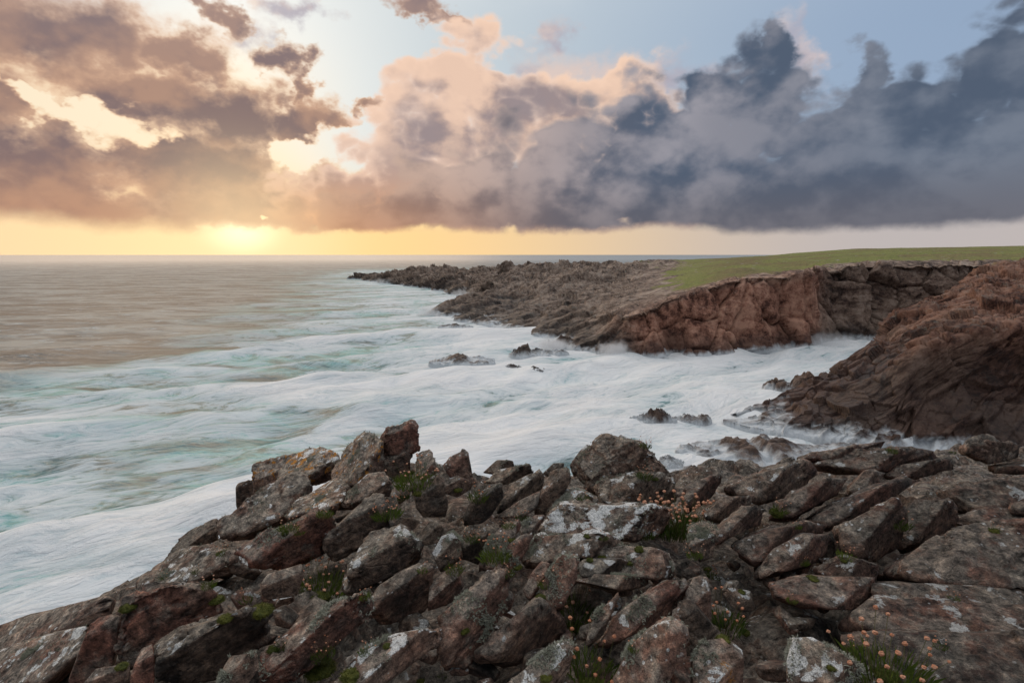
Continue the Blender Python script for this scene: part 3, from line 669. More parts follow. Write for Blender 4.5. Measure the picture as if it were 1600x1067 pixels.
    disp -= 0.05 * sz * np.exp(-((F2 - F1) / 0.035) ** 2) * (cid > 0.45)
    disp += 0.060 * sz * ledges(q, A + 0.08 * rs.normal(size=3), 0.16 * sz, 0.75) + 0.016 * ledges(q, A, 0.030, 0.6) + 0.006 * fbm(q * 40, 3)
    Wp = Wp + nrm * (disp * amp)[:, None]
    return Wp, Fc, O + CB @ Cl, size
def add_rock(poly, kind='s', kb=0.55, col=(0.3, 0.2, 0.0, 1.0), parent=outcrop, name='rock_slab', mat=None, label=None, group=None, cat='rock', attrs=None, **kw):
    V, F, C, size = rock_mesh(poly, kind, kb, **kw)
    base = np.array([C[0], C[1], V[:, 2].min()])
    o = obj(name, mesh_np(name, V - base, F, mat or ROCK, {k: np.full(len(V), v) for k, v in (attrs or {}).items()}), parent, tuple(base)); o.color = col
    if label: o['label'] = label; o['category'] = cat
    if group: o['group'] = group
    return o

# outline in photo pixels, kind (s slab, f flat bed, b block, u upturned), share of lit top, (red, white lichen, orange lichen, tone), label when it is a loose boulder
BL = 'boulder'
ROCKS = [
 # --- ridge
 ([(597,682),(606,668),(643,658),(652,665),(656,697),(639,706),(600,705)], 'b', .22, (.75,.0,0,1.0), 'square reddish brown block standing on the highest point of the ridge'),
 ([(594,704),(627,701),(641,707),(641,740),(609,748),(595,742)], 'b', .35, (.35,.1,.0,1.0), 'brown grey block wedged under the square red block on the ridge'),
 ([(517,730),(540,700),(570,676),(582,677),(598,688),(599,732),(555,750),(520,750)], 'u', .62, (.2,.35,.75,1.15), 'sloping grey boulder speckled with yellow orange lichen beside the square red block'),
 ([(394,727),(414,719),(461,708),(462,726),(437,746),(405,772),(395,768)], 'b', .45, (.35,.1,.75,1.0), 'square ended boulder with orange lichen at the seaward end of the ridge'),
 ([(431,748),(471,701),(489,698),(516,703),(529,715),(524,744),(492,756),(444,759)], 's', .65, (.2,.35,.8,1.2), 'broad boulder crusted with orange and grey lichen near the end of the ridge'),
 ([(368,762),(373,753),(395,750),(397,774),(369,792)], 'b', .2, (.2,0,0,.7), 'small dark block leaning against the seaward end of the ridge'),
 ([(340,818),(405,773),(447,741),(474,737),(494,754),(482,777),(452,810),(390,838),(345,842)], 's', .8, (.25,.2,.1,1.1), None),
 ([(447,810),(459,790),(516,750),(548,750),(539,777),(524,798),(480,808)], 's', .85, (.2,.35,.7,1.15), None),
 ([(529,789),(552,760),(576,738),(600,735),(611,754),(608,774),(582,778),(552,790)], 's', .6, (.25,.2,.1,1.1), None),
 ([(502,843),(528,820),(564,784),(591,768),(602,771),(614,796),(617,822),(552,858),(528,876),(506,873)], 's', .28, (.1,.0,0,.85), 'long dark slab with a pale upper edge below the ridge'),
 ([(520,801),(543,784),(572,778),(539,810)], 's', .9, (.35,.3,0,1.5), None),
 ([(364,864),(420,832),(462,817),(489,802),(516,797),(530,820),(509,843),(506,864),(450,886),(402,884)], 's', .35, (1.0,.2,0,1.0), 'purple red ribbed slab with pale lichen at its upper end'),
 ([(347,912),(375,880),(402,873),(419,880),(419,894),(396,906),(363,918)], 's', .7, (.5,.65,0,1.1), 'small pale topped rock lying beside the purple red ribbed slab'),
 ([(407,911),(418,896),(472,880),(476,895),(464,924),(420,930),(408,921)], 'b', .35, (.1,.0,0,1.1), 'tan and charcoal split stone lying loose in a dark hollow'),
 ([(643,757),(678,744),(688,748),(701,784),(697,801),(660,801),(649,786)], 'b', .3, (.0,.2,0,.75), 'dark blocky boulder with a frosted top below the ridge flowers'),
 ([(692,729),(702,713),(724,703),(732,707),(740,748),(720,762),(697,738)], 'b', .25, (.65,.0,0,.85), 'wedge shaped dark brown boulder standing against the surf'),
 ([(682,742),(699,734),(734,751),(737,758),(714,772),(685,762)], 'b', .5, (.35,.2,0,.8), None),
 ([(649,706),(669,700),(679,718),(686,736),(677,748),(652,741),(646,718)], 'u', .6, (.5,.3,.2,1.1), None),
 ([(545,884),(560,852),(580,830),(617,822),(634,826),(662,852),(664,869),(640,882),(615,899),(575,919),(542,929),(537,921)], 's', .45, (.1,.55,0,.95), 'large grey boulder blotched with white lichen below the ridge'),
 ([(405,1027),(460,972),(505,946),(550,929),(572,923),(582,935),(577,962),(512,1018),(462,1070),(405,1070)], 's', .42, (.9,.35,0,1.05), 'long maroon slab with a pale lichened back'),
 ([(570,942),(585,917),(625,892),(650,879),(672,875),(681,885),(674,932),(667,957),(640,972),(600,977),(573,974)], 's', .3, (.45,.1,0,.95), 'high crested grey brown slab with a smooth dark flank'),
 ([(670,919),(675,907),(700,889),(718,885),(727,912),(712,937),(687,949),(668,954)], 's', .45, (.45,.1,0,1.0), None),
 ([(675,864),(690,837),(707,830),(722,845),(719,867),(702,879),(688,887)], 'b', .4, (.0,.6,0,.85), 'rounded dark boulder spotted with white lichen'),
 ([(623,816),(645,809),(652,822),(644,837),(623,829)], 'b', .4, (.0,.3,0,.8), None),
 ([(648,842),(670,815),(682,813),(694,827),(689,842),(665,847)], 'b', .4, (.0,.4,0,.7), None),
 ([(719,843),(732,836),(764,829),(759,859),(745,879),(723,867)], 'b', .3, (.0,.0,0,.55), 'smooth charcoal stone between lichen spotted boulders'),
 ([(537,1034),(570,1007),(615,989),(675,979),(693,981),(689,1002),(665,1022),(625,1047),(597,1072),(515,1072)], 's', .55, (.3,.75,0,1.1), 'low slab plastered with blue white lichen'),
 ([(687,960),(717,932),(750,906),(775,886),(799,895),(802,940),(789,957),(752,1014),(724,1043),(690,1043),(688,1012)], 's', .40, (.5,.3,.0,1.05), 'big square shouldered boulder with a white lichen cap on its corner'),
 ([(585,1070),(635,1025),(662,1016),(669,1025),(642,1052),(612,1072)], 's', .6, (.2,.4,0,.9), None),
 # --- seaward slope
 ([(274,850),(288,832),(338,811),(342,842),(320,854),(262,875)], 's', .5, (.1,.0,0,.8), None),
 ([(210,906),(224,891),(280,857),(340,855),(374,868),(362,898),(312,906),(256,918),(210,922)], 's', .7, (.25,.4,0,1.1), None),
 ([(354,902),(380,876),(412,875),(418,898),(372,918)], 's', .7, (.5,.6,0,1.1), None),
 ([(186,930),(224,915),(276,907),(312,911),(342,928),(346,954),(288,983),(240,1015),(180,1028),(184,974)], 'b', .15, (.85,.15,0,1.0), 'broad ribbed purple brown rock face stepping down to the sea'),
 ([(136,982),(160,963),(194,959),(194,986),(178,1034),(128,1070),(104,1070),(116,1030)], 'b', .2, (1.0,.1,.25,1.05), None),
 ([(236,1010),(272,984),(384,947),(426,956),(434,982),(386,1027),(346,1072),(236,1072)], 's', .25, (.05,.1,.05,.75), 'large charcoal slab with a straight pale edge'),
 ([(128,1068),(148,1044),(202,1035),(206,1058),(198,1072)], 'b', .3, (.8,0,0,1), None),
 ([(202,1062),(216,1012),(242,1001),(242,1050),(238,1072)], 'b', .3, (1.0,0,0,1), None),
 ([(-40,990),(60,958),(152,935),(174,940),(170,962),(100,983),(-20,1030)], 'f', .9, (.45,.1,0,1.1), None),
 ([(-40,1022),(80,990),(138,978),(130,1026),(80,1075),(-40,1075)], 'f', .85, (.4,.4,0,1.1), None),
 ([(110,949),(156,933),(170,938),(116,956)], 'f', .7, (.1,.1,0,.7), None),
 ([(346,938),(384,919),(394,936),(360,958)], 'b', .4, (.9,.2,0,1), None),
 ([(424,957),(444,947),(462,960),(440,974)], 'b', .4, (.0,.0,0,1.2), None),
 ([(342,1070),(352,1024),(402,1019),(406,1042),(380,1072)], 'b', .4, (.2,.2,0,.9), None),
 # --- centre
 ([(892,730),(912,702),(924,694),(936,679),(950,678),(997,690),(1026,710),(1057,744),(1029,755),(930,758),(916,751)], 'b', .30, (.25,.25,.0,.95), 'great rounded boulder with thrift on its crown at the edge of the outcrop'),
 ([(925,762),(941,749),(988,738),(1037,738),(1063,760),(1073,789),(1055,801),(1005,795),(945,790)], 's', .40, (.15,.4,0,.95), 'cracked boulder below the great rounded boulder'),
 ([(836,794),(849,755),(866,733),(889,732),(894,749),(871,777),(854,801)], 'u', .35, (.2,.2,0,.85), 'smooth dark slab leaning upright near the rounded boulder'),
 ([(849,739),(866,723),(882,723),(880,736),(857,742)], 'b', .4, (.1,.1,0,.8), None),
 ([(754,739),(776,719),(801,719),(804,729),(773,742)], 's', .5, (.1,.2,0,.9), None),
 ([(756,754),(776,733),(802,729),(827,726),(833,738),(808,751),(785,759)], 's', .5, (.1,.3,0,.9), None),
 ([(724,809),(732,788),(761,759),(784,754),(787,777),(766,809),(753,818),(724,823)], 's', .25, (.0,.25,0,.6), 'black faced slab flecked with white beside the flower crevice'),
 ([(783,774),(805,752),(843,733),(856,746),(845,768),(808,789),(777,803)], 's', .4, (.0,.2,0,.8), None),
 ([(771,809),(808,784),(845,766),(839,794),(814,809)], 'f', .9, (.5,.1,0,.9), None),
 ([(852,803),(866,775),(883,762),(907,765),(923,775),(935,786),(883,791),(866,809)], 's', .6, (.1,.75,0,1.1), None),
 ([(832,838),(854,813),(872,786),(901,787),(971,791),(1054,791),(1056,814),(1037,835),(1000,844),(942,832),(889,826)], 's', .72, (.25,.80,.12,1.15), 'long low boulder crusted white with lichen beside the tall flower clump'),
 ([(817,876),(822,852),(843,838),(878,834),(942,831),(975,852),(961,864),(889,867),(854,873),(825,884)], 's', .68, (.3,.45,0,1.0), None),
 ([(887,882),(901,863),(971,851),(1049,863),(1060,882),(1054,902),(1014,905),(988,887),(901,899)], 'f', .82, (.45,.35,0,1.0), None),
 ([(817,922),(831,894),(846,876),(859,879),(845,911),(829,931)], 'u', .75, (.6,.1,0,1.05), None),
 ([(835,928),(854,897),(872,869),(900,869),(903,902),(880,940),(863,946)], 'u', .8, (.6,.2,0,1.05), None),
 ([(896,884),(912,873),(971,872),(1000,885),(996,896),(947,902),(902,900)], 's', .5, (.05,.45,0,.8), None),
 ([(748,882),(764,842),(788,818),(813,812),(807,832),(790,861),(767,884)], 'u', .8, (.8,.3,0,1.0), None),
 ([(768,887),(796,848),(814,835),(833,835),(827,852),(810,873),(796,899)], 'u', .6, (.6,.3,0,1.0), None),
 ([(809,823),(837,804),(856,803),(833,838),(815,838)], 's', .7, (.3,.3,0,1), None),
 ([(1073,823),(1098,810),(1121,824),(1115,861),(1093,870),(1076,850)], 'b', .5, (.1,.5,0,1.0), None),
 ([(1056,884),(1081,870),(1098,882),(1095,902),(1062,905)], 'b', .5, (.4,.3,0,1), None),
 # --- centre, close
 ([(738,1027),(791,974),(835,928),(852,933),(876,963),(900,987),(857,1013),(811,1038),(743,1040)], 's', .22, (.3,.15,0,.85), 'pointed slab with a dark flank and pale crest'),
 ([(925,1010),(954,968),(989,938),(1044,904),(1074,907),(1074,932),(1046,966),(995,988),(938,1013)], 's', .58, (.6,.2,0,1.15), 'long brown slab with a bright sunlit back among flowers'),
 ([(916,998),(929,960),(967,926),(961,946),(942,982),(921,1001)], 'u', .7, (.4,.2,0,1.0), None),
 ([(884,976),(896,957),(917,947),(919,957),(899,984)], 'u', .6, (.5,.3,0,1.1), None),
 ([(950,1072),(984,1007),(1017,976),(1039,968),(1071,973),(1075,998),(1060,1032),(1031,1075),(950,1075)], 'u', .72, (.65,.5,.1,1.15), 'rough pinkish boulder with frosted lichen on its corner'),
 ([(1060,954),(1069,934),(1082,937),(1101,966),(1130,995),(1086,1004),(1067,981)], 'b', .3, (.0,.05,0,.55), 'smooth blue black stone wedged upright'),
 ([(1070,926),(1083,901),(1106,899),(1112,930),(1113,977),(1091,960),(1073,943)], 'b', .4, (.45,.1,0,.95), None),
 ([(1080,1032),(1099,999),(1132,995),(1163,1012),(1163,1075),(1080,1075)], 'b', .6, (.3,.7,.25,1.2), 'boulder shaggy with grey green lichen beside the white rocks'),
 ([(795,1065),(852,1018),(885,995),(898,1010),(892,1042),(874,1075),(795,1075)], 's', .6, (.3,.75,.1,1.1), None),
 ([(886,1064),(907,1044),(923,1047),(942,1056),(942,1075),(886,1075)], 'b', .5, (.2,.4,0,.9), None),
 ([(690,1070),(700,1050),(722,1043),(750,1055),(756,1075),(690,1075)], 'b', .6, (.3,.6,0,1.1), None),
 ([(960,932),(995,918),(1019,910),(986,937),(960,946)], 's', .6, (.3,.5,0,1.1), None),
 ([(880,902),(929,896),(1019,901),(1013,912),(967,925),(938,913)], 'f', .7, (.5,.4,.1,1.0), None),
 # --- white rocks
 ([(1250,967),(1261,950),(1284,945),(1305,961),(1309,986),(1297,1006),(1267,990)], 'b', .55, (.2,.75,.25,1.1), 'upper of two white lichened rocks by the flat bedrock'),
 ([(1228,1028),(1238,995),(1269,994),(1299,1021),(1338,1033),(1372,1075),(1228,1075)], 'b', .6, (.2,.75,.25,1.1), 'larger white lichened rock with orange spots'),
 ([(1135,986),(1162,964),(1217,960),(1214,982),(1187,1028),(1166,1048),(1152,1013)], 's', .4, (.3,.1,0,.8), None),
 ([(1183,1036),(1208,996),(1240,976),(1256,984),(1231,1005),(1210,1051),(1191,1067)], 's', .5, (.3,.3,0,.95), None),
]
FLAT = [  # bedrock beds on the landward side
 ([(1066,765),(1086,751),(1134,735),(1130,754),(1116,773),(1078,793),(1069,804)], 's', .7), ([(1099,803),(1128,777),(1176,773),(1176,792),(1143,815),(1110,815)], 's', .55),
 ([(1114,830),(1166,789),(1198,793),(1195,815),(1139,841),(1114,849)], 's', .6), ([(1129,768),(1162,746),(1254,719),(1290,730),(1286,746),(1238,773),(1193,788),(1149,776)], 'f', .82),
 ([(1201,811),(1238,770),(1284,750),(1332,745),(1324,761),(1269,792),(1235,812)], 'f', .8), ([(1251,818),(1307,785),(1383,762),(1425,741),(1446,752),(1401,776),(1330,807),(1299,826),(1262,822)], 'f', .82),
 ([(1140,853),(1193,827),(1269,815),(1309,819),(1301,834),(1246,841),(1219,853),(1181,884),(1152,864)], 'f', .8), ([(1179,891),(1208,857),(1254,834),(1305,838),(1301,860),(1276,879),(1223,891),(1183,906)], 's', .75),
 ([(1305,826),(1338,808),(1399,776),(1413,801),(1409,849),(1353,880),(1313,860)], 's', .75), ([(1407,803),(1429,781),(1492,781),(1500,813),(1460,845),(1404,862),(1407,826)], 'f', .9),
 ([(1468,772),(1536,751),(1640,737),(1640,775),(1528,803),(1488,792)], 'f', .85), ([(1491,815),(1528,796),(1640,763),(1640,815),(1536,818),(1500,822)], 'f', .8),
 ([(1364,902),(1421,873),(1490,822),(1536,811),(1640,812),(1640,932),(1505,926),(1421,911)], 's', .95), ([(1266,891),(1315,864),(1380,885),(1368,906),(1288,902)], 'f', .95),
 ([(1201,914),(1254,899),(1372,903),(1372,930),(1332,953),(1246,945),(1210,933)], 'f', .85), ([(1319,968),(1368,930),(1525,949),(1640,962),(1640,1000),(1421,995),(1319,983)], 'f', .9),
 ([(1326,986),(1421,994),(1640,990),(1640,1090),(1406,1090),(1342,1030)], 'f', .95), ([(1370,909),(1460,914),(1640,934),(1640,965),(1525,953),(1366,934)], 'f', .8),
 ([(1243,715),(1330,697),(1393,691),(1393,702),(1307,719),(1252,723)], 'f', .8), ([(1252,727),(1326,709),(1391,700),(1500,708),(1496,727),(1383,738),(1286,735)], 'f', .85),
 ([(1380,746),(1399,728),(1494,711),(1500,731),(1421,750)], 'f', .75), ([(1496,700),(1532,689),(1582,689),(1594,698),(1591,715),(1544,721),(1503,708)], 'b', .4),
 ([(1491,719),(1532,709),(1540,731),(1513,746),(1491,738)], 's', .6), ([(1442,753),(1490,735),(1500,761),(1442,769)], 's', .6), ([(1538,727),(1640,709),(1640,736),(1542,738)], 'f', .8),
 ([(1159,929),(1193,911),(1225,944),(1164,952)], 's', .6), ([(1210,899),(1257,886),(1263,906),(1206,914)], 's', .6), ([(1563,807),(1578,777),(1640,767),(1640,824)], 'b', .5),
 ([(1323,765),(1353,735),(1385,739),(1378,757),(1328,773)], 'f', .85), ([(1113,853),(1143,846),(1179,883),(1170,891),(1126,876)], 'b', .5), ([(1490,765),(1640,715),(1640,745),(1540,752)], 'f', .85),
 ([(1088,905),(1113,880),(1150,890),(1160,930),(1120,960),(1095,940)], 's', .5), ([(1110,965),(1140,940),(1165,950),(1150,985),(1120,1000)], 's', .5), ([(1165,960),(1210,950),(1260,945),(1250,985),(1200,990)], 's', .7),
 ([(1296,960),(1335,985),(1345,1040),(1310,1030)], 's', .6),
]
ANCHOR = {0: (605, 752), 1: (605, 752), 2: (560, 756), 3: (440, 764), 4: (485, 762), 5: (400, 792), 14: (672, 806), 15: (712, 774), 16: (712, 776), 17: (668, 760)}   # pixel where the pile under a rock stands
for i, (poly, kd, kb, col, lab) in enumerate(ROCKS):
    if lab: add_rock(poly, kd, kb, col, None, 'boulder', label=lab, cat='boulder', seed=i, anchor=ANCHOR.get(i))
    else: add_rock(poly, kd, kb, col, seed=i, anchor=ANCHOR.get(i))
_cr = random.Random(4)
for i, (poly, kd, kb) in enumerate(FLAT):
    poly = [(q[0] + (230 if q[0] >= 1615 else 0), q[1]) for q in poly]
    if kd == 'f' and np.mean(poly, 0)[1] < 890: kd = 's'; kb -= 0.10
    elif kd == 'f': kd = 'l'; kb += 0.16
    cc = np.mean(poly, 0); poly = [tuple(cc + (np.array(q) - cc) * 1.015) for q in poly]
    add_rock(poly, kd, kb - 0.22, (_cr.uniform(.3, .7), _cr.uniform(.05, .3), _cr.choice([0, 0, .1]), _cr.uniform(.58, .85)), lift=_cr.uniform(-.03, .07), seed=200 + i, name='bedrock_slab', rough=0.9)

# loose stones filling the gaps, sharing a few meshes
def filler():
    rs = np.random.RandomState(3); protos = []
    for k in range(6):
        V, F = sphere(4); pl = []
        for ax in (0, 1, 2):
            for sg in (-1, 1):
                n = np.zeros(3); n[ax] = sg; pl.append((n, rs.uniform(0.8, 1.0)))
        for _ in range(13):
            pl.append((unit(rs.normal(size=3)), rs.uniform(0.55, 1.0)))
        acc = np.zeros(len(V))
        for n, h in pl: acc += np.maximum(V @ n / h, 0) ** 22
        P = V * (acc ** (-1 / 22))[:, None]; P = P * np.array([1.0, 0.7, 0.55])
        P = P * (1 + 0.06 * fbm(P * 2.5 + 10 * k, 4) + 0.04 * ledges(P + 9 * k, (0.1, 0.2, 1), 0.2))[:, None]
        protos.append(mesh_np('stone', P, F, ROCK))
    for i in range(170):
        px = rs.uniform(150, 1330); py = rs.uniform(720, 1067)
        if py < np.interp(px, [150, 300, 420, 560, 760, 1000, 1330], [1010, 880, 800, 760, 790, 800, 830]): continue
        t = on_ground(px, py, -0.16); p = CAM + ray(px, py) * t; s = rs.uniform(0.04, 0.13) * (0.6 + 0.12 * t)
        o = obj('stone', protos[i % 6], outcrop, tuple(p)); o.rotation_euler = tuple(rs.uniform(-0.7, 0.7, 2)) + (rs.uniform(0, 6.28),); o.scale = (s * rs.uniform(0.8, 1.6), s, s * rs.uniform(0.6, 1.2))
        o.color = (rs.uniform(0, .8), rs.uniform(0, .6), 0, rs.uniform(.5, 1.1))
filler()

# ------------------------------------------------------------------ rocks standing in the surf
SKERRIES = [
 ([(672,563),(700,551),(722,548),(745,556),(768,565),(740,569),(690,568)], (720,568), .25, 'low jagged reef of dark rocks awash in the bay'),
 ([(785,572),(800,568),(816,574),(800,578)], (800,577), .25, 'small dark rock beside the flat ledge awash in the bay'),
 ([(814,575),(835,569),(860,572),(856,582),(825,585)], (838,584), .25, 'flat dark ledge awash beside a smaller rock in the bay'),
 ([(996,657),(1020,640),(1042,631),(1059,645),(1054,658),(1020,664)], (1028,662), .5, 'pointed dark red rock in the white water off the spur'),
 ([(1060,652),(1075,641),(1105,639),(1113,652),(1095,660),(1063,658)], (1088,658), .4, 'blocky dark rock in the white water next to the pointed one'),
 ([(1203,600),(1230,580),(1270,573),(1304,577),(1330,582),(1290,602),(1240,619)], (1240,617), .4, 'rounded dark boulder in the mouth of the inlet behind the spur'),
 ([(1096,714),(1150,695),(1185,679),(1215,679),(1262,688),(1300,696),(1290,717),(1200,722),(1140,718)], (1190,722), .45, 'broad dark red reef washed by foam below the outcrop'),
 ([(1280,700),(1330,694),(1380,696),(1400,712),(1300,718)], (1330,716), .45, 'low red ledge against the outcrop beside the broad reef'),
 ([(1036,718),(1050,709),(1070,713),(1062,727)], (1050,727), .1, 'small wet rock in the surf behind the great rounded boulder'),
 ([(1058,742),(1090,725),(1130,729),(1112,750)], (1090,748), .3, 'smooth brown rock veiled with foam below the outcrop'),
 ([(800,543),(826,531),(884,545),(830,557)], (835,556), .2, 'dark ledge with surf pouring over it below the headland'),
 ([(858,524),(882,516),(910,524),(902,542),(866,540)], (880,540), .35, 'squat rock at the foot of the headland above the pouring surf'),
 ([(686,509),(712,503),(738,508),(720,513)], (712,512), .2, 'thin dark rock beyond the reef near the headland spit'),
 ([(541,434),(546,429.5),(553,430),(556,436)], (548,436), .2, 'tiny rock at the very end of the headland'),
]
def skerry(poly, wpx, red, lab, seed):
    """jagged mound rising out of the water; plan from the outline's width, height from its top"""
    rs = np.random.RandomState(seed); poly = np.array(poly, float)
    c = at_sea(*wpx); t = c[1] / CF[1] if False else (c - CAM) @ CF
    hw = np.ptp(poly[:, 0]) / FPX * t / 2; top = poly[np.argmin(poly[:, 1])]; cx = (poly[:, 0].min() + poly[:, 0].max()) / 2
    n = 110; u, v = np.meshgrid(np.linspace(-1.5, 1.5, n), np.linspace(-1.5, 1.5, n)); u = u.ravel(); v = v.ravel()
    dep = max(hw * 0.55, 1.0); X = at_sea(cx, wpx[1])[0] + u * hw; Y = c[1] + dep * 0.8 + v * dep
    # crest height that meets the outline's top on the picture
    lo = np.interp(np.linspace(poly[:, 0].min(), poly[:, 0].max(), 40), *zip(*sorted([(px, min(q[1] for q in poly if abs(q[0] - px) < 3)) for px in poly[:, 0]])))
    cz = np.maximum(0.15, CAMZ + (c[1] + dep * 0.8) * np.array([ray(cx, yy)[2] / ray(cx, yy)[1] for yy in lo]))
    H = np.interp(u, np.linspace(-1, 1, 40), cz); r = np.sqrt(u ** 2 + v ** 2)
    p = np.stack([X, Y, np.zeros_like(X)], 1); k = hw
    w = p + 0.25 * k * np.stack([gnoise(p / k * 1.5 + seed), gnoise(p / k * 1.5 + 50 + seed), 0 * X], 1)
    F1, F2, cid = voro(w / (0.42 * k) + seed); f1, f2, c2 = voro(w / (0.16 * k) + seed)
    prof = np.clip(1.12 - r * (1 + 0.25 * gnoise(p / k * 1.2 + 9 + seed)), -1, 1); prof = np.sign(prof) * np.abs(prof) ** 0.35; H = 0.45 * H + 0.45 * H.mean()
    z = H * prof * (0.75 + 0.55 * cid) + (c2 - 0.5) * 0.30 * H.max() * (prof > 0) + 0.25 * H.max() * fbm(p / k * 3, 4) - 0.25 * H.max() * np.exp(-((F2 - F1) / 0.08) ** 2)
    z = np.where(prof < 0, prof * 2.5, z)
    base = np.array([X.mean(), Y.mean(), 0.0]); V = np.stack([X, Y, z], 1) - base
    o = obj('sea_rock', mesh_np('sea_rock', V, grid_faces(n, n), LAND, {'grass': 0 * X, 'red': 0 * X + red, 'pale': 0 * X + 0.2, 'splash_shade': 0 * X + 2.5, 'tone': 0 * X + 0.7}), None, tuple(base))
    o['label'] = lab; o['category'] = 'sea rock'; o['group'] = 'rocks standing in the surf'
for i, (poly, wpx, red, lab) in enumerate(SKERRIES): skerry(poly, wpx, red, lab, 40 + i)

# ------------------------------------------------------------------ plants
def leaf_material(name, c1, c2, rough=0.7, trans=0.0):
    m, S, b = new_mat(name)
    P = S.node('ShaderNodeNewGeometry').outputs['Position']; r = S.node('ShaderNodeObjectInfo').outputs['Random']
    f = S.add(S.mul(S.noise(P, 38.0, 3, 0.6), 0.8), S.mul(r, 0.25))
    S.put(b.inputs['Base Color'], S.mix(S.step(f, 0.3, 0.85), c1, c2)); b.inputs['Roughness'].default_value = rough; b.inputs['Specular IOR Level'].default_value = 0.2
    b.inputs['Subsurface Weight'].default_value = trans
    if trans: b.inputs['Subsurface Radius'].default_value = (0.01, 0.005, 0.002)
    return m
GREEN = leaf_material('thrift_leaf', (0.055, 0.095, 0.016), (0.19, 0.24, 0.04))
STALK = leaf_material('thrift_stalk', (0.10, 0.11, 0.04), (0.20, 0.15, 0.07))
PETAL = leaf_material('thrift_petal', (0.42, 0.16, 0.08), (0.72, 0.42, 0.29))
MOSS = leaf_material('moss', (0.040, 0.052, 0.009), (0.14, 0.14, 0.026))
LICH = leaf_material('beard_lichen', (0.28, 0.29, 0.22), (0.50, 0.50, 0.42))
def tri_mesh(name, V, F, mat): return mesh_np(name, np.array(V), np.array(F), mat, smooth=False)
def blades(n, spread, hmin, hmax, wid, rs, lean=0.5):
    V, F = [], []
    for i in range(n):
        a = rs.uniform(0, 6.28); r = spread * math.sqrt(rs.rand()); x, y = r * math.cos(a), r * math.sin(a); h = rs.uniform(hmin, hmax) * (1.15 - 0.5 * r / spread)
        b = rs.uniform(0, 6.28); wx, wy = wid * math.cos(b), wid * math.sin(b); lx, ly = lean * h * (math.cos(a) * r / spread + rs.normal() * 0.35), lean * h * (math.sin(a) * r / spread + rs.normal() * 0.35)
        k = len(V); V += [(x - wx, y - wy, -0.01), (x + wx, y + wy, -0.01), (x + lx * .4 + wx * .7, y + ly * .4 + wy * .7, h * .6), (x + lx, y + ly, h)]; F += [(k, k + 1, k + 2), (k, k + 2, k + 3)]
    return V, F
def thrift_proto(nh, seed):
    rs = np.random.RandomState(seed); sp = (0.020 if nh < 60 else 0.011) * math.sqrt(nh) + 0.02
    V, F = blades(60 + 10 * nh, sp * 1.15, 0.03, 0.085, 0.0016, rs, 0.6); leaf = tri_mesh('thrift_leaves', V, F, GREEN)
    SV, SF, HV, HF = [], [], [], []
    sv, sf = sphere(2)
    for i in range(nh):
        a = rs.uniform(0, 6.28); r = sp * math.sqrt(rs.rand()); x, y = r * math.cos(a), r * math.sin(a); h = rs.uniform(0.09, 0.17)
        tx, ty = x + rs.normal() * 0.018 + x * 0.5, y + rs.normal() * 0.018 + y * 0.5; mx, my, mz = (x + tx) / 2 + rs.normal() * 0.005, (y + ty) / 2, h * 0.55
        pts = [(x, y, 0), (mx, my, mz), (tx, ty, h)]
        for j in range(2):
            k = len(SV)
            for (qx, qy, qz) in (pts[j], pts[j + 1]):
                for c in range(3): SV.append((qx + 0.0011 * math.cos(c * 2.09), qy + 0.0011 * math.sin(c * 2.09), qz))
            for c in range(3):
                d = (c + 1) % 3; SF += [(k + c, k + d, k + 3 + d), (k + c, k + 3 + d, k + 3 + c)]
        R = rs.uniform(0.0060, 0.0098); k = len(HV)
        bump = 1 + 0.22 * np.sin(sv[:, 0] * 9 + i) * np.sin(sv[:, 1] * 9) + 0.1 * rs.normal(size=len(sv))
        hv = sv * bump[:, None] * np.array([1, 1, 0.78]) * R + np.array([tx, ty, h]); HV += [tuple(q) for q in hv]; HF += [tuple(q) for q in (sf + k)]
    return leaf, tri_mesh('thrift_stalks', SV, SF, STALK), tri_mesh('thrift_flowers', HV, HF, PETAL)
PROTO = {n: [thrift_proto(n, 20 + n * 3 + k) for k in range(2)] for n in (4, 8, 14, 26, 44, 90)}
bpy.context.view_layer.update(); DG = bpy.context.evaluated_depsgraph_get()
def hit(px, py):
    c = [h for h in (hit1(px + a, py + b) for a, b in ((0, 0), (-7, 2), (7, 2), (0, 7), (0, -5))) if h[0] is not None]
    return min(c, key=lambda h: (h[0] - Vector(CAM)).length) if c else (None, None, None)
def hit1(px, py):
    d = Vector(ray(px, py)); ok, loc, nor, idx, ob, mt = scn.ray_cast(DG, Vector(CAM), d.normalized())
    return (loc, nor, ob) if ok else (None, None, None)
import re as _re
_MARK = [(np.mean(p, 0), _re.split(r' (?:with|standing|lying|below|beside|under|at|near|among|between|leaning|by|stepping|wedged|speckled|flecked|crusted|blotched|spotted|plastered|shaggy|on) ', lab)[0]) for p, k, kb, c, lab in ROCKS if lab]
_MARK += [(np.array((1545, 704)), 'square block at the far lip of the bedrock'), (np.array((1360, 830)), 'leaf shaped bedrock slab'), (np.array((1520, 870)), 'big overhanging bedrock ledge'), (np.array((1230, 800)), 'stepped bedrock beds'), (np.array((1270, 915)), 'flat brown bedrock')]
def near_rock(px, py): return min(_MARK, key=lambda m: (m[0][0] - px) ** 2 + (m[0][1] - py) ** 2)[1]
CREV = 'small clump of pink thrift rooted in a crevice of the outcrop'; GR = 'thrift clumps on the outcrop'
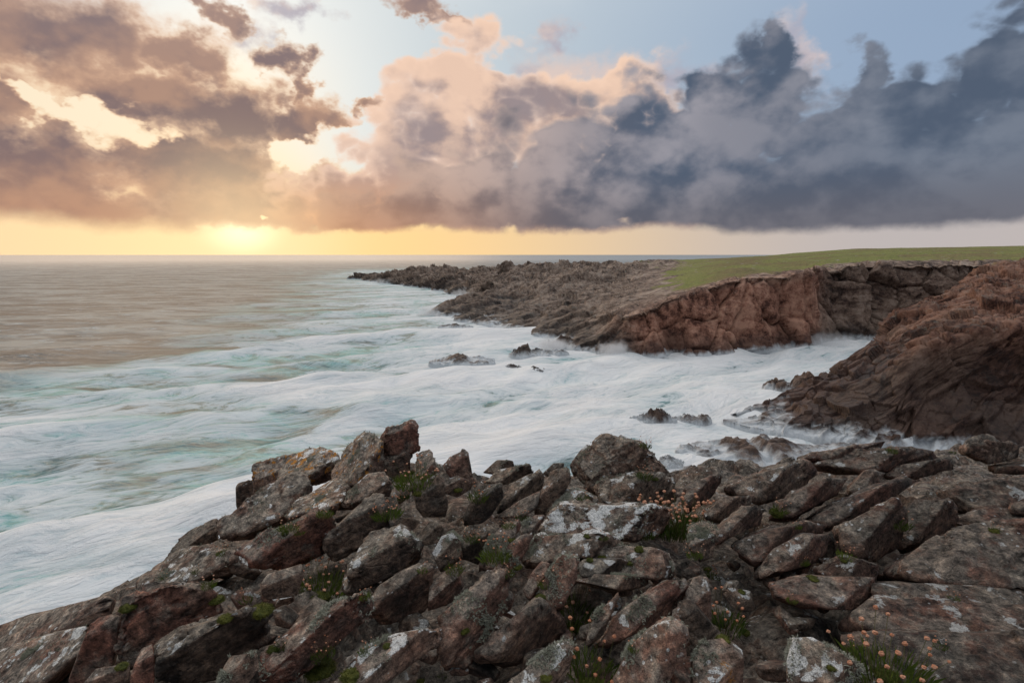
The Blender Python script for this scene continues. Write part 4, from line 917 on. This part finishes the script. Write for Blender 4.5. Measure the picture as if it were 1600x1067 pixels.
THRIFT = [  # base pixel, height px, heads, label
 (1055,858,88,90,'tall thick clump of orange pink thrift beside the long white lichened boulder'), (905,958,52,26,'clump of pink thrift in front of the long flat ledge below the mossy bed'), (925,1048,62,14,'straggling thrift with long green leaves between the pointed slab and the pinkish boulder'),
 (1130,980,46,14,'neat thrift tuft beside the blue black upright stone'), (1015,694,14,14,'thin thrift growing on the crown of the great rounded boulder'), (640,752,34,26,'pale thrift growing on the ridge below the square red block'), (612,802,26,26,None),
 (507,796,18,14,'thrift row on top of the long dark slab with the pale edge'), (445,823,22,14,None), (348,856,14,14,'row of orange thrift heads on the seaward crest'), (495,918,46,44,'dense thrift clump behind the tan split stone'), (332,912,24,4,None), (384,930,22,4,None),
 (747,770,28,8,None), (718,888,24,8,None), (768,868,36,14,None), (738,834,18,14,None), (815,808,18,8,None), (788,818,14,14,None), (1010,842,22,8,None), (912,772,18,8,None), (1014,742,18,14,'thrift on the ledge between the great rounded boulder and the cracked one'),
 (800,892,18,8,None), (505,1052,26,14,None), (565,1014,20,8,None), (432,1006,22,4,None), (1210,795,20,8,None), (1252,820,14,4,None), (1322,862,22,8,None), (1262,876,16,8,None), (1413,818,26,8,None), (1393,697,12,14,'round thrift tuft on the far lip of the flat bedrock'), (1488,700,8,8,None),
 (1555,820,12,8,None), (1385,1048,72,26,'leaning thrift with bright green grass beside the larger white rock'), (1468,1000,16,4,None), (1115,893,18,8,None), (1490,926,9,4,None), (1085,872,18,14,None), (845,910,26,4,None), (660,890,12,4,None), (570,935,14,4,None),
 (690,1050,16,4,None), (985,1010,18,4,None), (300,890,12,8,None), (250,900,10,4,None), (460,830,12,8,None), (630,770,14,14,None), (950,838,14,4,None), (1330,1010,22,4,None), (1230,935,10,4,None)]
for i, (px, py, hp, nh, lab) in enumerate(THRIFT):
    for up in (0, 8, 16, 24, 32, 40):                       # climb until the stalks are not hidden behind the rock in front
        loc, nor, ob = hit1(px, py - up) if up else hit(px, py)
        if loc is None: continue
        dd = (loc - Vector(CAM)).length
        if all((h := hit1(px, py - up - f * hp))[0] is None or (h[0] - Vector(CAM)).length > dd - 0.12 for f in (0.35, 0.7)): break
    if loc is None or loc.y > 12: continue
    t = (loc - Vector(CAM)).dot(Vector(CF)); sc = max(0.35, min(1.5, 0.9 * hp / FPX * t / 0.15)); rs = random.Random(i)
    e = link(bpy.data.objects.new('thrift_clump', None)); e.empty_display_size = 0.05; e.location = loc + (Vector(CAM) - loc).normalized() * (0.04 if nh >= 14 else 0.01) - Vector((0, 0, 0.012)); e.scale = (sc,) * 3
    e.rotation_euler = (rs.uniform(-.12, .12), rs.uniform(-.12, .12), rs.uniform(0, 6.28))
    e['label'] = lab or '%s thrift clump beside the %s' % ({4: 'sparse', 8: 'thin', 14: 'small', 26: 'full', 44: 'thick', 90: 'thick'}[nh], near_rock(px, py)); e['category'] = 'flower clump'; e['group'] = GR
    lf, sk, fl = PROTO[nh][i % 2]
    for nm, me in (('foliage', lf), ('flower_stalk', sk), ('blossom', fl)):
        o = obj(nm, me, e)
        if nm != 'foliage': o['kind'] = 'stuff'
# moss cushions
def moss_proto(seed):
    rs = np.random.RandomState(seed); V, F = sphere(4); P = V * np.array([1, 1, 0.55]) * (1 + 0.22 * fbm(V * 1.6 + seed, 3) + 0.10 * fbm(V * 7 + seed, 3))[:, None]
    body = mesh_np('moss_body', P, F, MOSS)
    TV, TF = [], []
    idx = rs.choice(len(P), 1700)
    for k in idx:
        if P[k, 2] < -0.1: continue
        p = P[k]; n = unit(p + rs.normal(size=3) * 0.35); q = p + n * rs.uniform(0.12, 0.38); s = unit(np.cross(n, rs.normal(size=3))) * 0.03; a = len(TV)
        TV += [tuple(p - s), tuple(p + s), tuple(q)]; TF.append((a, a + 1, a + 2))
    return body, tri_mesh('moss_fuzz', TV, TF, MOSS)
MP = [moss_proto(60 + k) for k in range(4)]
CM = 'low cushion of green moss in a hollow between rocks'; MG = 'moss cushions on the outcrop'
MOSSES = [(1000,850,11,'round green cushion at the front of the white lichened boulder'), (942,863,11,'olive moss cushion on the brown bed below the white lichened boulder'), (922,867,8,None), (985,871,9,None), (918,829,8,None), (1270,895,12,'bright round moss cushion on the flat bedrock'), (200,947,15,'bright green tuft at the seaward edge of the slope'),
 (345,933,15,None), (338,908,14,None), (408,944,22,None), (352,957,14,None), (190,1032,12,None), (640,742,10,None), (655,762,12,None), (800,835,8,None), (790,862,9,None), (1207,797,14,None), (1157,917,9,None), (1167,980,10,None), (1130,990,14,None), (732,982,10,None), (655,1064,16,None), (500,1046,30,None),
 (545,1052,24,None), (930,1058,22,None), (900,975,16,None), (1378,1052,24,None), (815,882,10,None), (722,762,9,None), (500,925,20,None), (440,830,9,None), (1555,822,10,None), (1215,797,10,None), (845,925,11,None), (600,1005,10,None), (1320,868,8,None), (420,1010,12,None), (1300,1035,10,None), (1105,880,9,None), (1030,745,8,None), (860,1055,12,None)]
for i, (px, py, rp, lab) in enumerate(MOSSES):
    loc, nor, ob = hit(px, py)
    if loc is None or loc.y > 12: continue
    t = (loc - Vector(CAM)).dot(Vector(CF)); R = 0.72 * rp / FPX * t; rs = random.Random(i + 500)
    e = link(bpy.data.objects.new('moss_cushion', MP[i % 4][0])); e.location = loc - Vector((0, 0, 0.25 * R)); e.scale = (R, R, R * rs.uniform(0.6, 0.9)); e.rotation_euler = (0, 0, rs.uniform(0, 6.28))
    e['label'] = lab or '%s green moss cushion beside the %s' % ('little' if rp < 10 else 'small' if rp < 14 else 'broad', near_rock(px, py)); e['category'] = 'moss'; e['group'] = MG
    f = obj('fuzz', MP[i % 4][1], e); f['kind'] = 'stuff'
# shaggy beard lichen on the weather side of the paler rocks
def beard():
    rs = np.random.RandomState(9)
    for o in [o for o in scn.objects if o.type == 'MESH' and o.name.split('.')[0] in ('boulder', 'rock_slab') and o.color[1] >= 0.2 and o.color[3] >= 0.85]:
        me = o.data; n = len(me.vertices); co = np.empty(n * 3, np.float32); no = np.empty(n * 3, np.float32)
        me.vertices.foreach_get('co', co); me.vertices.foreach_get('normal', no); co = co.reshape(-1, 3); no = no.reshape(-1, 3)
        w = co + np.array(o.matrix_world.translation)
        ok = (no[:, 2] > 0.1) & (no[:, 1] < 0.6) & (fbm(w * 5.0 + 3, 4, 0.6) > 0.30 - 0.12 * o.color[1])
        idx = np.nonzero(ok)[0]
        if len(idx) < 20: continue
        idx = rs.choice(idx, min(500, len(idx)))
        nn = no[idx]; m = 7; TV = []
        p = np.repeat(co[idx] + rs.normal(size=(len(idx), 3)) * 0.004, m, 0); d = np.repeat(nn, m, 0) + rs.normal(size=(len(p), 3)) * 0.7; d /= np.linalg.norm(d, axis=1)[:, None]
        ln = rs.uniform(0.006, 0.018, len(p))[:, None]; s = np.cross(d, rs.normal(size=d.shape)); s /= np.linalg.norm(s, axis=1)[:, None] + 1e-9
        V = np.stack([p - s * 0.0022, p + s * 0.0022, p + d * ln], 1).reshape(-1, 3); F = np.arange(len(V)).reshape(-1, 3)
        l = obj('lichen', mesh_np('lichen', V, F, LICH, smooth=False), o); l['kind'] = 'stuff'
beard()

# ------------------------------------------------------------------ spray thrown up where the swell breaks
def spray_material(dens):
    m = bpy.data.materials.new('sea_spray'); m.use_nodes = True; t = m.node_tree; S = N(t)
    for n in list(t.nodes): t.nodes.remove(n)
    P = S.node('ShaderNodeTexCoord').outputs['Object']; W = S.node('ShaderNodeNewGeometry').outputs['Position']
    r = S.v('LENGTH', P); nz = S.noise(W, 0.55, 4, 0.62)
    d = S.mul(S.step(S.mad(S.sub(nz, 0.5), 1.7, S.sub(1.0, r)), 0.12, 0.75), dens)
    v = S.node('ShaderNodeVolumePrincipled'); v.inputs['Color'].default_value = (0.97, 0.98, 1.0, 1); S.put(v.inputs['Density'], d)
    o = S.node('ShaderNodeOutputMaterial'); t.links.new(v.outputs[0], o.inputs['Volume']); return m
SPRAY = [  # foot pixel, half width px, height px, density, label
 ((722, 474), 34, 20, 0.35, 'burst of white spray in the cleft of the headland'), ((668, 492), 26, 10, 0.35, 'spray breaking over the tip of the low rock spit'), ((600, 443), 34, 6, 0.15, 'white spray along the far end of the headland'),
 ((958, 556), 34, 18, 0.45, 'spray leaping at the foot of the red cliff nose'), ((860, 545), 42, 12, 0.4, 'surf spray over the ledges below the headland'), ((1290, 540), 60, 16, 0.12, 'faint mist hanging in the cove')]
for (px, py), hw, hh, dn, lab in SPRAY:
    c = at_sea(px, py); t = (c - CAM) @ CF; V, F = sphere(3)
    o = obj('sea_spray', mesh_np('sea_spray', V, F, spray_material(dn * 170.0 / t)), None, (c[0], c[1] - hw / FPX * t * 0.1, 0.8)); o.scale = (hw / FPX * t, hw / FPX * t * 0.6, hh / FPX * t * 1.25)
    o['kind'] = 'stuff'; o['label'] = lab; o['category'] = 'spray'
